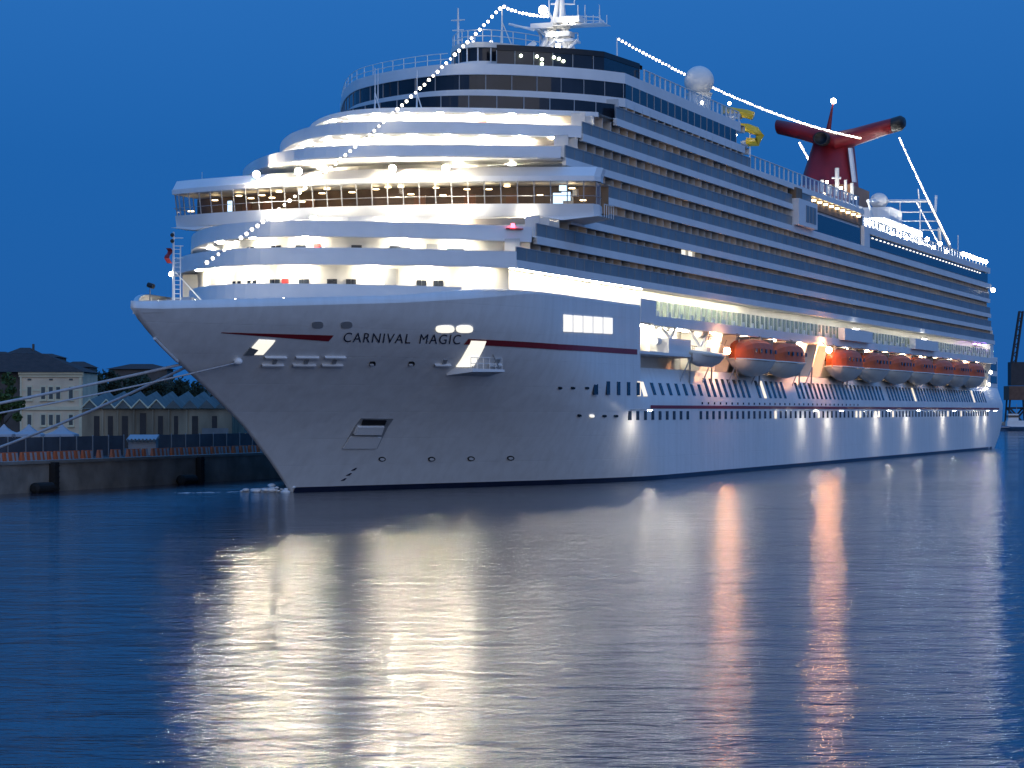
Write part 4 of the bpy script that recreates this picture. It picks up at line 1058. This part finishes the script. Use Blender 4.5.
# ------------------------------------------------------------------ lifeboats
def make_boat():
    root = empty('lifeboat')
    L, B, H = 14.6, 4.0, 2.6
    st = [-1, -.94, -.8, -.6, -.3, 0, .3, .6, .85, 1]
    def bw(x): return B/2 * (1 - abs(x) ** 2.4) ** .75 if x < 0 else B/2 * (1 - .45 * x ** 3)
    mb = MB(); rows = []
    for x in st:
        b_ = max(.03, bw(x)); keel = -1.75 + (1.55 * abs(x) ** 1.8 if x < 0 else .7 * x ** 3)
        rows.append([(x*L/2 + (0.5 if x < -.9 else 0), y * b_, keel + (abs(y) ** 2.2) * (-keel) - 0.0 + .10 * abs(x) ** 2) for y in (-1, -.85, -.6, -.3, 0, .3, .6, .85, 1)])
    mb.grid(rows); i = len(mb.v); mb.v += rows[-1]; mb.face(tuple(range(i, i + 9)))
    mb.build('boat_hull', M['boatwhite'], root, smooth=True)
    mb = MB(); rows = []
    for x in st:
        b_ = max(.03, bw(x)) * .98; top = 2.45 * (1 - abs(x) ** 4 * (.55 if x < 0 else .25))
        rows.append([(x*L/2*.97 + .2, y * b_ * (1 if abs(y) > .99 or True else 1) * (1 - .10 * q_), .16 + top * q_) for y, q_ in ((-1, 0), (-1, .55), (-.9, .8), (-.6, .95), (0, 1), (.6, .95), (.9, .8), (1, .55), (1, 0))])
    mb.grid(rows)
    for r in (rows[0], rows[-1]): i = len(mb.v); mb.v += r; mb.face(tuple(range(i, i + 9)))
    mb.build('boat_canopy', M['orange'], root, smooth=False)
    mb = MB()
    for sd_ in (1, -1): mb.tube([(x*L/2 + (0.5 if x < -.9 else 0), sd_*(max(.03, bw(x)) + .04), .12 + .10*abs(x)**2) for x in st], .10, 6)
    mb.build('rubbing_rail', M['boatwhite'], root)
    for k in range(5):
        x = -4.9 + k * 2.3
        for sd_ in (1, -1):
            mb = MB(); mb.box(x, x + .6, *sorted((sd_*(bw(0)*.93), sd_*(bw(0)*.985))), .95, 1.4)
            mb.build('boat_window', M['darkglass'], root)
    for k in range(9):
        mb = MB(); x = -4.6 + k * 1.3
        mb.tube([(x, B/2*.99, .2), (x, B/2*.97, 1.6), (x, B/2*.80, 2.4)], .06, 5); mb.build('canopy_rib', M['steel'], root)
    for x in (-5.2, 5.2): mb = MB(); mb.tube([(x, 0, 1.6), (x, 0, 3.0), (x, .9, 3.3)], .09, 6); mb.build('lifting_hook', M['steel'], root)
    mb = MB(); mb.tube([(L/2 - .3, 0, -1.0), (L/2 + .25, 0, -1.05)], .35, 8); mb.build('propeller_guard', M['steel'], root)
    return root
proto = make_boat()
BL = ['orange-topped lifeboat nearest the bow, just right of the first glaring lamp', 'second orange-topped lifeboat from the bow, close behind the foremost one',
      'orange-topped lifeboat right of the wide gap, lit by the second glaring lamp', 'fourth orange-topped lifeboat from the bow', 'fifth orange-topped lifeboat from the bow, at the middle of the row',
      'fourth orange-topped lifeboat counted from the stern', 'third orange-topped lifeboat counted from the stern',
      'orange-topped lifeboat next to the sternmost one', 'sternmost orange-topped lifeboat, beside the stern house']
for i, tip in enumerate((78.8, 94.6, 129.5, 148.0, 166.0, 184.0, 202.0, 218.0, 234.0)):
    o = proto if i == 0 else copy_tree(proto)
    x, y, z = W(tip + 7.3, 18.9, 12.75); o.location = (x, y, z); o.rotation_euler = (0, 0, ANG)
    tag(o, BL[i], 'lifeboat', 'orange lifeboats hanging along the port side')

# rescue boat hanging ahead of the lifeboats
rb = empty('rescue_boat', W(65.5, 18.9, 12.9), ANG); tag(rb, 'small white rescue boat brightly lit on its cradle ahead of the orange lifeboats', 'boat')
mb = MB(); rows = []
for x in (-4.2, -3.6, -2.4, 0, 2.4, 3.6):
    b_ = 1.45 * (1 - (abs(x) / 4.25) ** 4) if x < 0 else 1.45
    rows.append([(x, y * b_, -1.1 + 1.1 * abs(y) ** 2 + (.3 if x < -3 else 0)) for y in (-1, -.6, 0, .6, 1)])
mb.grid(rows); i = len(mb.v); mb.v += rows[-1]; mb.face(tuple(range(i, i+5))); mb.build('boat_hull', M['white'], rb, smooth=True)
mb = MB(); mb.tube([(3.5, 1.4, .15), (0, 1.45, .15), (-2.6, 1.25, .2), (-4.1, .2, .4), (-2.6, -1.25, .2), (0, -1.45, .15), (3.5, -1.4, .15)], .26, 8); mb.build('boat_fender', M['boatwhite'], rb, smooth=True)
mb = MB(); mb.box(-.6, 1.0, -.6, .6, -.4, 1.0); mb.tube([(.6, 0, 1.0), (.6, 0, 2.0)], .06, 6); mb.build('boat_console', M['cream'], rb)
mb = MB(); 
for k in range(7): mb.tube([(-2.0 + k*.8, 1.5, .3), (-2.0 + k*.8, 1.5, 1.2)], .04, 4)
mb.tube([(-2, 1.5, 1.2), (2.8, 1.5, 1.2)], .05, 5); mb.build('boat_rail', M['steel'], rb)

# ------------------------------------------------------------------ strings of lights
bulb = MB(); bulb.sphere((0, 0, 0), .15, 8, 6); bulb_me = bulb.mesh('bulb', M['L_bulb'], True)
def light_string(pts, n, label, sag=0.0, r=1.0):
    pts = [Vector(W(*p)) for p in pts]
    root = empty('string_of_lights', tuple(pts[0])); tag(root, label, 'string lights', "strings of bulbs rigged over the ship")
    seg = [(b - a).length for a, b in zip(pts, pts[1:])]; Lt = sum(seg)
    def at(u):
        x = u * Lt
        for a, b, l in zip(pts, pts[1:], seg):
            if x <= l + 1e-6:
                k = x / l; p = a.lerp(b, k); p.z -= sag * 4 * k * (1 - k); return p
            x -= l
        return pts[-1].copy()
    wire = MB(); wire.tube([tuple(at(k / 24) - pts[0]) for k in range(25)], .03, 4); wire.build('wire', M['black'], root)
    for k in range(n):
        o = bpy.data.objects.new('bulb', bulb_me); C.collection.objects.link(o); o.parent = root; o.location = at((k + .5) / n) - pts[0] - Vector((0, 0, .08 * random.random())); q_ = r * random.uniform(.72, 1.12); o.scale = (q_, q_, q_)
E1 = on_s(204, 264, -14.0)
light_string([TOPA, E1], 62, 'string of bulbs sloping down from the top pole to the bow', 1.2)
light_string([TOPA, (ms, mt - .8, on_s(548, 16, ms)[2])], 13, 'short string of bulbs between the top pole and the radar mast', .25)
FW = on_s(861, 138, fs - 4)
light_string([TOPB, FW], 98, 'long string of bulbs passing the round dome to the red funnel', 1.5, .95)
A1, A2 = on_s(899, 137, fs + 6), on_t(950, 244, 12)
light_string([A1, A2], 60, 'string of bulbs falling steeply from the funnel towards the stern', .3, .95)
A3, A4 = on_s(799, 142, fs + 6), on_s(809, 160, fs + 14)
light_string([A3, A4], 9, 'very short string of bulbs showing left of the funnel trunk', 0, 1.1)

# ------------------------------------------------------------------ mooring ropes and foam
def rope(a, b, label, sag, r=.12):
    a, b = Vector(a), Vector(b); mb = MB()
    mb.tube([tuple(a.lerp(b, k/20) - Vector((0, 0, sag*4*(k/20)*(1-k/20))) - a) for k in range(21)], r, 6)
    o = mb.build('mooring_rope', M['rope'], None, smooth=True, loc=tuple(a)); tag(o, label, 'rope', 'mooring ropes from the bow'); return o
f0 = (-19.4, .45, 10.9)
rope(W(f0[0], f0[1] + .1, f0[2]), W(-57, -25, 3.0), 'thick mooring rope from the stem, the upper one leaving the picture at the left', .5)
rope(W(f0[0], f0[1], f0[2] - .2), W(-18, -21.2, 2.95), 'mooring rope from the stem running steeply down to the quay edge', .35)
f1 = hull_at(239, 361.5); 
rope(W(f1[0] - .1, f1[1] + .3, f1[2]), W(-60, -24.5, 3.0), 'thin mooring rope from the bow opening with a white rat guard at its end', .9, .075)
mb = MB(); q = W(f1[0] - .4, f1[1] + .1, f1[2]); mb.sphere((0, 0, 0), .38, 10, 8, (1, 1, .8)); o = mb.build('rat_guard', M['foam'], None, smooth=True, loc=q); tag(o, 'white rat guard on the thin mooring rope beside the bow', 'rat guard')
mb = MB(); rnd = random.Random(3)
for k in range(46):
    a = rnd.random(); mb.sphere((rnd.gauss(-.5 - 3*a*a, .4), rnd.gauss(0, .35), abs(rnd.gauss(.25, .35)) * (1 - .7*a)), rnd.uniform(.12, .36), 7, 5, (1.3, 1, .6))
for k in range(70):
    a = rnd.random(); mb.sphere((-1 - 9.0*a, 1.6*math.sin(5*a) + rnd.gauss(0, .55), -.02), rnd.uniform(.05, .19), 6, 4, (2.2, 1.3, .22))
o = mb.build('foam', M['foam'], None, smooth=True, loc=(W(-.3, .2, 0))); o['kind'] = 'stuff'; o['label'] = 'white foam churned up at the foot of the stem'; o['category'] = 'foam'

# ------------------------------------------------------------------ quay and shore
M['concrete'] = paint('stained_quay_concrete', (0.25, 0.235, 0.21), 0.85, 0.4, 0.35, bump=0.4, bscale=1.2)
M['asphalt'] = paint('quay_asphalt', (0.06, 0.06, 0.062), 0.85, 0.25, 0.5)
M['coping'] = paint('pale_coping_stone', (0.24, 0.235, 0.22), 0.8, 0.2, 0.5)
M['rubber'] = paint('black_rubber', (0.012, 0.012, 0.012), 0.8, 0.3)
M['fence'] = paint('dark_grey_screening', (0.09, 0.10, 0.12), 0.8, 0.2, 0.6)
M['barrier'] = paint('orange_barrier_plastic', (0.62, 0.16, 0.06), 0.55, 0.2, 0.5)
M['stucco'] = paint('pinkish_cream_stucco', (0.80, 0.62, 0.42), 0.85, 0.12, 0.5)
M['stone'] = paint('pale_stone_trim', (0.76, 0.66, 0.44), 0.8, 0.1, 0.7)
M['shutter'] = paint('grey_green_shutter', (0.10, 0.11, 0.10), 0.7, 0.2)
M['tile'] = paint('dark_brown_roof_tile', (0.05, 0.03, 0.025), 0.85, 0.3, 1.2, bump=0.4, bscale=5)
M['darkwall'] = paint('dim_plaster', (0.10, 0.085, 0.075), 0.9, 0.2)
M['shed'] = paint('weathered_shed_plaster', (0.30, 0.24, 0.16), 0.9, 0.5, 0.4, stretch=(1, 1, .3))
M['shedroof'] = paint('grey_green_shed_roof', (0.13, 0.15, 0.14), 0.7, 0.25)
M['wood'] = paint('dark_door_wood', (0.05, 0.04, 0.035), 0.7, 0.2)
M['tent'] = paint('white_tent_canvas', (0.42, 0.43, 0.46), 0.8, 0.05)
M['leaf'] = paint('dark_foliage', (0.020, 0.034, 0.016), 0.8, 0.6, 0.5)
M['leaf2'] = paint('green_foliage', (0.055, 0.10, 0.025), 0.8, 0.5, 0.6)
M['bark'] = paint('bark', (0.06, 0.05, 0.04), 0.9, 0.3)
M['hill'] = paint('dark_wooded_hill', (0.018, 0.026, 0.018), 0.95, 0.5, 0.08)
M['crane'] = paint('dark_crane_steel', (0.035, 0.035, 0.04), 0.7, 0.2)
M['rust'] = paint('rusty_brown_steel', (0.14, 0.075, 0.05), 0.8, 0.3)
M['tugblue'] = paint('blue_tug_paint', (0.10, 0.22, 0.42), 0.5, 0.15)

def WL(px, y_world, z=0.0): return ((px - HX) / F * y_world, y_world, z)     # a point at a given distance
# quay along the ship's far side
mb = MB(); mb.box(-260, 420, 20.2, 420, -1.5, 2.45); q = mb.build('quay', [M['concrete']], None); q.location = W(0, 0, 0); q.rotation_euler = (0, 0, ANG); struct(q)
mb = MB(); mb.box(-260, 420, 20.05, 21.2, 2.454, 2.72); q = mb.build('quay_edge', M['coping'], None); q.location = W(0, 0, 0); q.rotation_euler = (0, 0, ANG); struct(q)
mb = MB(); mb.box(-260, 420, 21.3, 200, 2.458, 2.47); q = mb.build('quay_pavement', M['asphalt'], None); q.location = W(0, 0, 0); q.rotation_euler = (0, 0, ANG); struct(q)
fend = []
for i, px in enumerate((37, 53, 182, 199)):
    s = st_of(px, -20.0)[0]
    mb = MB()
    if i in (0, 2):
        mb.tube([(-1.45, 0, 0), (-1.3, 0, 0), (1.3, 0, 0), (1.45, 0, 0)], [.25, .5, .5, .25], 14)
        o = mb.build('floating_fender', M['rubber'], None, smooth=False, loc=W(s, -19.45, .38)); o.rotation_euler = (0, 0, ANG)
        tag(o, 'long black floating fender against the quay, nearer the %s' % ('left edge of the picture' if i == 0 else 'bow of the ship'), 'fender', 'fenders on the quay')
    else:
        mb.box(-.35, .35, -.30, .30, -1.0, 1.55)
        for k in range(5): mb.box(-.42, .42, -.34, -.29, -.8 + k*.5, -.7 + k*.5)
        o = mb.build('quay_ladder_post', M['rubber'], None, loc=W(s, -19.88, 1.0)); o.rotation_euler = (0, 0, ANG)
        tag(o, 'dark upright fender post on the quay face %s' % ('near the left edge of the picture' if i == 1 else 'close to the bow of the ship'), 'fender', 'fenders on the quay')
# bollards that take the ropes
mb = MB(); mb.tube([(0, 0, 0), (0, 0, .45), (0, 0, .55), (0, 0, .7)], [.28, .24, .42, .36], 12)
for s, t in ((-18, -21.0), (-57, -25), (-60, -24.5)):
    pass
# orange barriers in a row
mb = MB(); mb.hexa([(-.42, -.22, 0), (.42, -.22, 0), (.42, .22, 0), (-.42, .22, 0), (-.38, -.08, .9), (.38, -.08, .9), (.38, .08, .9), (-.38, .08, .9)])
bm_ = mb.mesh('plastic_barrier', M['barrier'])
mw = MB(); mw.hexa([(.02, -.22, .06), (.36, -.22, .06), (.36, .22, .06), (.02, .22, .06), (.02, -.115, .84), (.36, -.115, .84), (.36, .115, .84), (.02, .115, .84)]); mw_ = mw.mesh('white_panel', M['tent'])
s = st_of(-2, -24.2)[0]; s_end = st_of(262, -24.2)[0]
rnd = random.Random(5)
while s < s_end:
    px = px_of(s, -24.2)
    if not (86 < px < 150) or rnd.random() < .35:
        o = bpy.data.objects.new('plastic_barrier', bm_); C.collection.objects.link(o)
        x, y, _ = W(s, -24.2 + rnd.uniform(-.15, .15), 0); o.location = (x, y, 2.475); o.rotation_euler = (0, 0, ANG + rnd.uniform(-.06, .06))
        c = bpy.data.objects.new('white_panel', mw_); C.collection.objects.link(c); c.parent = o
        tag(o, 'knee-high orange and white plastic barrier in the row along the quay edge', 'barrier', 'orange barriers along the quay')
    s += 0.98
# screening fence in two lengths
def fence(px0, px1, label, t=-31.6, h=2.05):
    s0, s1 = st_of(px0, t)[0], st_of(px1, t)[0]
    root = empty('screen_fence', W(s0, t, 2.47), ANG); tag(root, label, 'fence', 'screening fence on the quay')
    mb = MB(); mb.box(0, s1 - s0, -.05, .05, .05, h); mb.build('fence_panel', M['fence'], root)
    n = max(2, int((s1 - s0) / 3.0))
    for k in range(n + 1):
        mb = MB(); x = (s1 - s0) * k / n; mb.box(x - .06, x + .06, -.14, -.06, 0, h + .1); mb.build('fence_post', M['steel'], root)
fence(-30, 123, 'dark grey screening fence on the quay left of the little kiosk'); fence(156, 300, 'dark grey screening fence on the quay running behind the bow')
# kiosk with a striped awning
c = W(st_of(142, -31)[0], -31, 2.47); k_ = empty('kiosk', c, 0); tag(k_, 'small pale kiosk with a striped awning in the gap of the fence', 'kiosk')
mb = MB(); mb.box(-1.4, 1.4, 0, 1.8, 0, 1.6); mb.build('kiosk_wall', M['steel'], k_)
mb = MB(); mb.hexa([(-1.5, -.7, 1.55), (1.5, -.7, 1.55), (1.5, 1.9, 1.75), (-1.5, 1.9, 1.75), (-1.5, -.7, 1.62), (1.5, -.7, 1.62), (1.5, 1.9, 2.1), (-1.5, 1.9, 2.1)]); aw = mb.build('awning', M['tent'], k_)
for k in range(8): mb = MB(); x = -1.42 + k*.38; mb.box(x, x + .17, -.74, -.66, 1.35, 1.70); mb.build('awning_stripe', M['shedroof'], aw)
# peaked tents
for px, lab in ((4, 'white peaked tent cut off by the left edge'), (29, 'white peaked tent behind the fence, before the left end of the pale building'), (62, 'white peaked tent behind the fence, before the middle of the pale building')):
    D = 262.0; x, y, _ = WL(px, D); o = empty('peaked_tent', (x, y, 2.47)); tag(o, lab, 'tent', 'peaked tents behind the fence')
    mb = MB(); rows = []
    for r, z in ((1.55, 1.85), (1.50, 2.10), (.75, 2.42), (.32, 2.78), (.04, 3.15)): rows.append([(r*a, r*b, z) for a, b in ((-1, -1), (0, -1), (1, -1), (1, 0), (1, 1), (0, 1), (-1, 1), (-1, 0))])
    mb.grid(rows, True); mb.build('canopy', M['tent'], o, fix=False)
    for a in (-1, 1):
        for b in (-1, 1): mb = MB(); mb.tube([(a*1.45, b*1.45, 0), (a*1.45, b*1.45, 1.9)], .05, 6); mb.build('tent_leg', M['steel'], o)

# pale villa with shuttered windows
D = 330.0; sc_ = D / F
def bx(px): return (px - HX) * sc_
def bz(py): return HZ + (HY - py) * sc_
v = empty('villa', (bx(52), D, 2.45)); tag(v, 'pale two-storey villa with rows of shuttered windows and a dark hipped roof', 'building')
o_ = (bx(52), D, 2.45)
def vb(x0, x1, z0, z1, y0, y1, name, mat, parent=v):
    mb = MB(); mb.box(bx(x0) - o_[0], bx(x1) - o_[0], y0, y1, z0 - o_[2], z1 - o_[2]); return mb.build(name, mat, parent)
zt = bz(373)
vb(20, 82.5, 2.45, zt, 0, 12, 'wall', M['stucco'])
vb(19, 83.5, bz(377), bz(375), -.18, -.01, 'cornice', M['stone']); vb(18.6, 84, bz(374.5), bz(372), -.35, -.01, 'cornice', M['stone']); vb(19.6, 83, bz(410), bz(406.5), -.2, -.01, 'string_course', M['stone']); vb(19.8, 82.8, bz(391), bz(389), -.08, -.01, 'string_course', M['stone'])
for x0, x1 in ((79.2, 81.8), (20.1, 22)): vb(x0, x1, 2.46, bz(377.1), -.14, -.012, 'pilaster', M['stone'])
for yt, yb in ((387, 399), (414.8, 425)):
    for xc in (29.5, 43.3, 51, 58.3, 71):
        f_ = vb(xc - 3.1, xc + 3.1, bz(yb + 1.2), bz(yt - 1.6), -.10, -.013, 'window_surround', M['stone'])
        vb(xc - 1.9, xc + 1.9, bz(yb), bz(yt), -.13, -.101, 'shutter', M['shutter'], f_)
        vb(xc - 3.4, xc + 3.4, bz(yb + 2.2), bz(yb + 1.25), -.25, -.013, 'sill', M['stone'], f_)
for xc in (29.5, 51, 71): vb(xc - 1.8, xc + 1.8, bz(380.3), bz(378.6), -.09, -.014, 'attic_vent', M['shutter'])
X0, X1 = bx(17) - o_[0], bx(85) - o_[0]; z0, z1 = bz(371.9) - o_[2], bz(352.5) - o_[2]
mb = MB(); i = mb.add([(X0 - 7, -.6, z0), (X1, -.6, z0), (X1, 12.6, z0), (X0 - 7, 12.6, z0), (X0 - 6, 6, z1), (bx(36) - o_[0], 6, z1)])
for f_ in ((0, 1, 5, 4), (1, 2, 5), (2, 3, 4, 5), (3, 0, 4), (3, 2, 1, 0)): mb.face(tuple(i + k for k in f_))
mb.build('roof', M['tile'], v)
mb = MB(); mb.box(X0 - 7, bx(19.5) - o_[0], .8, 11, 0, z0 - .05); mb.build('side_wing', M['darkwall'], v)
# zigzag roofed sheds
D = 306.0; sc_ = D / F
sh = empty('shed_row', (bx(156), D, 2.45)); tag(sh, 'long low shed with a zigzag roof of small white-edged gables', 'building'); o_ = (bx(156), D, 2.45)
vb(82, 232, 2.45, bz(409), 0, 14, 'wall', M['shed'], sh)
n = 9; w_ = (232 - 82) / n
for k in range(n):
    xa, xm, xb = 82 + k*w_, 82 + (k + .5)*w_, 82 + (k + 1)*w_
    A, B_, Cc = bx(xa) - o_[0], bx(xm) - o_[0], bx(xb) - o_[0]; lo, hi = bz(408.5) - o_[2], bz(400) - o_[2]
    mb = MB(); i = mb.add([(A, -.5, lo), (B_, -.5, hi), (Cc, -.5, lo), (A, 14, lo + 1.2), (B_, 14, hi + 1.2), (Cc, 14, lo + 1.2)])
    for f_ in ((0, 1, 4, 3), (1, 2, 5, 4), (0, 2, 1), (3, 4, 5)): mb.face(tuple(i + q_ for q_ in f_))
    g_ = mb.build('gable_roof', M['shedroof'], sh)
    if 1 <= k <= 4 or k == 0:
        mb = MB(); mb.tube([(A, -.55, lo + .03), (B_, -.55, hi + .04), (Cc, -.55, lo + .03)], .11, 5); mb.build('barge_board', M['stone'], g_)
for x0, x1 in ((94, 99.5), (108, 113), (122, 128), (140, 146), (158, 163), (174, 178), (192, 198), (212, 217)): vb(x0, x1, 2.46, bz(416 if x0 != 140 else 413), -.07, -.012, 'shed_door', M['wood'], sh)
for x0 in (102, 117, 133, 152, 168, 186): vb(x0, x0 + 1.8, 2.47, bz(409.5), -.2, -.013, 'pier', M['shed'], sh)
vb(205, 231, 2.47, bz(428), -3.0, -2.9, 'loading_fence', M['coping'], sh)

# trees
def leaf_tree(name, x, y, zb, zt, wd, n, mat, label, seed, group='trees behind the quay'):
    rnd = random.Random(seed); root = empty(name, (x, y, zb)); tag(root, label, 'tree', group)
    h = zt - zb; mb = MB(); mb.tube([(0, 0, 0), (.15, .1, h*.25), (-.1, 0, h*.5), (.1, 0, h*.8)], [.035*h, .028*h, .018*h, .006*h], 7)
    for k in range(5):
        a = rnd.uniform(0, 6.3); mb.tube([(0, 0, h*(.3 + .1*k)), (math.cos(a)*wd*.35, math.sin(a)*wd*.35, h*(.45 + .09*k))], [.014*h, .005*h], 5)
    mb.build('trunk', M['bark'], root)
    cl = [(rnd.gauss(0, wd*.24), rnd.gauss(0, wd*.24), h*(.42 + .5*rnd.random()**1.2), wd*rnd.uniform(.12, .24)) for _ in range(22)]
    mb = MB(); ls = max(.12, h*.026)
    for k in range(n):
        c = rnd.choice(cl); d = Vector((rnd.gauss(0, 1), rnd.gauss(0, 1), rnd.gauss(0, 1))).normalized() * c[3] * rnd.random() ** .35
        p = Vector(c[:3]) + d; p.z = max(h*.2, p.z)
        a = Vector((rnd.gauss(0, 1), rnd.gauss(0, 1), rnd.gauss(0, 1))).normalized() * ls * rnd.uniform(.6, 1.4); b = a.orthogonal().normalized() * ls * rnd.uniform(.5, 1.0)
        i = mb.add([p - a, p + b, p + a, p - b]); mb.face((i, i+1, i+2, i+3))
    mb.build('crown', mat, root, fix=False)
def tree_px(px, top, wpx, D, mat, label, seed, n=3200, name='broadleaf_tree'):
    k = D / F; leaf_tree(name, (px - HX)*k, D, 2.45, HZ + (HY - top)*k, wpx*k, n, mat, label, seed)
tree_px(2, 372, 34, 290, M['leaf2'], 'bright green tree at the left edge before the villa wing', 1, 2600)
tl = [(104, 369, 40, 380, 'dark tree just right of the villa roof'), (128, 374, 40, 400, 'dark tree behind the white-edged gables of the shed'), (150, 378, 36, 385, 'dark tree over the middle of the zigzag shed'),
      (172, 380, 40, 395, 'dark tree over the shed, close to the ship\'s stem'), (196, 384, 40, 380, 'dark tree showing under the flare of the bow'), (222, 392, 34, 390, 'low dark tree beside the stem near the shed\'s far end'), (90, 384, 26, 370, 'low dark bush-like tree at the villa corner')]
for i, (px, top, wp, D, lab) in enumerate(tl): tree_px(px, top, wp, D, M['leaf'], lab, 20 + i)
# far hill
mb = MB(); rows = []
for j, (y, f_) in enumerate(((430, 0), (470, .45), (560, .9), (640, 1.0), (800, .7))):
    rows.append([(x, y, 2.3 + f_ * (9.5 + 2.2*mnoise.noise(Vector((x*.02, j*.7, 1))) + 1.4*mnoise.noise(Vector((x*.08, j, 4))))) for x in range(-420, 60, 6)])
mb.grid(rows); struct(mb.build('hill', M['hill'], None, smooth=True, fix=False))
# dark houses on the hill
def house(px0, px1, ridge, eave, D, label, chim=False, win=False):
    k = D / F; cx = ((px0 + px1)/2 - HX)*k; hw = (px1 - px0)/2*k; ze = HZ + (HY - eave)*k; zr = HZ + (HY - ridge)*k
    zb = 2.4; r = empty('hill_house', (cx, D, zb)); tag(r, label, 'house', 'dark houses on the hill')
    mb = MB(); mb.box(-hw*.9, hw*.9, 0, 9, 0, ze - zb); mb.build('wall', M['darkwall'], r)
    mb = MB(); i = mb.add([(-hw, -.6, ze - zb), (hw, -.6, ze - zb), (hw, 9.6, ze - zb), (-hw, 9.6, ze - zb), (-hw*.35, 4.5, zr - zb), (hw*.35, 4.5, zr - zb)])
    for f_ in ((0, 1, 5, 4), (1, 2, 5), (2, 3, 4, 5), (3, 0, 4), (3, 2, 1, 0)): mb.face(tuple(i + q_ for q_ in f_))
    rf = mb.build('roof', M['tile'], r)
    if chim: mb = MB(); mb.box(hw*.62, hw*.72, 3, 4, ze - zb + .3, zr - zb + .6); mb.build('chimney', M['darkwall'], rf)
    if win: mb = MB(); mb.box(hw*.5, hw*.66, -.05, .05, ze - zb - 2.6, ze - zb - .5); mb.build('window', M['stone'], r)
house(6, 34, 347, 353.5, 420, 'dark house with a peaked roof and chimney above the villa', True)
house(24, 58, 353, 357, 400, 'low dark house with one pale window above the villa roof', False, True)
house(58, 90, 361, 367, 430, 'dark house whose roof shows just right of the villa')
house(-30, 14, 351, 356, 410, 'dark house roof at the left edge of the picture')
house(106, 170, 363.5, 369, 470, 'long dark roof behind the trees, left of the bow')

# right edge: pier, crane, tug
mb = MB(); mb.box(160, 420, 900, 960, -1, 3.0); mb.box(260, 900, 961, 1100, -1, 6.0); struct(mb.build('far_quay', M['concrete'], None))
D = 905.0; k = D / F
def cx_(px): return (px - HX)*k
def cz_(py): return HZ + (HY - py)*k
cr_ = empty('harbour_crane', (cx_(1019), D, 3.0)); tag(cr_, 'dark lattice harbour crane with a rusty machine house at the right edge', 'crane'); o_ = (cx_(1019), D, 3.0)
mb = MB()
for a, b in (((1008, 428), (1011, 388)), ((1028, 428), (1026, 388)), ((1009, 428), (1026, 408)), ((1028, 428), (1010, 408)), ((1009, 408), (1028, 408))):
    for dy in (0, 6): mb.tube([(cx_(a[0]) - o_[0], dy, cz_(a[1]) - 3), (cx_(b[0]) - o_[0], dy, cz_(b[1]) - 3)], .35, 5)
mb.build('portal', M['crane'], cr_)
mb = MB(); mb.box(cx_(1008) - o_[0], cx_(1030) - o_[0], -2, 8, cz_(400) - 3, cz_(386) - 3); mb.build('machine_house', M['rust'], cr_)
mb = MB(); mb.box(cx_(1011) - o_[0], cx_(1026) - o_[0], 0, 6, cz_(385.5) - 3, cz_(362) - 3); mb.build('crane_tower', M['crane'], cr_)
mb = MB()
for dx in (0, 4.2):
    for dy in (0, 2): mb.tube([(cx_(1012 + dx) - o_[0], dy, cz_(363) - 3), (cx_(1020 + dx*.8) - o_[0], dy, cz_(311) - 3)], .28, 5)
for q_ in range(12):
    a = q_/12; b = (q_ + 1)/12
    xa = 1012 + 8*a + (4.2 if q_ % 2 else 0); xb = 1012 + 8*b + (0 if q_ % 2 else 4.0)
    mb.tube([(cx_(xa) - o_[0], 0, cz_(363 - 52*a) - 3), (cx_(xb) - o_[0], 0, cz_(363 - 52*b) - 3)], .16, 4)
mb.build('jib', M['crane'], cr_)
D = 880.0; k = D / F
tg = empty('tug_boat', (cx_(1016), D, 0), 0); tag(tg, 'small blue and white tug boat moored beyond the stern at the right edge', 'boat')
mb = MB(); rows = []
for x in (-7, -5.5, -2, 3, 6.5): rows.append([(x, y*2.4*(1 - (max(0, -x - 2)/5.2)**2), -.4 + 1.9*abs(y)**1.5 + (.5 if x < -4 else 0)) for y in (-1, -.8, 0, .8, 1)])
mb.grid(rows); i = len(mb.v); mb.v += rows[-1]; mb.face(tuple(range(i, i + 5))); mb.build('boat_hull', M['tugblue'], tg)
mb = MB(); mb.box(-6, 6, -1.9, 1.9, 1.25, 1.4); mb.box(-3.4, 3, -1.6, 1.6, 1.41, 3.6); mb.build('deckhouse', M['white'], tg)
mb = MB(); mb.box(-3, .6, -1.4, 1.4, 3.61, 6.0); wh = mb.build('wheelhouse', M['white'], tg)
mb = MB(); mb.box(-3.06, .66, -1.46, 1.46, 4.7, 5.5); mb.build('wheelhouse_window', M['darkglass'], wh)
mb = MB(); mb.tube([(.2, 0, 6), (.2, 0, 9.5)], .1, 6); mb.build('tug_mast', M['steel'], tg)
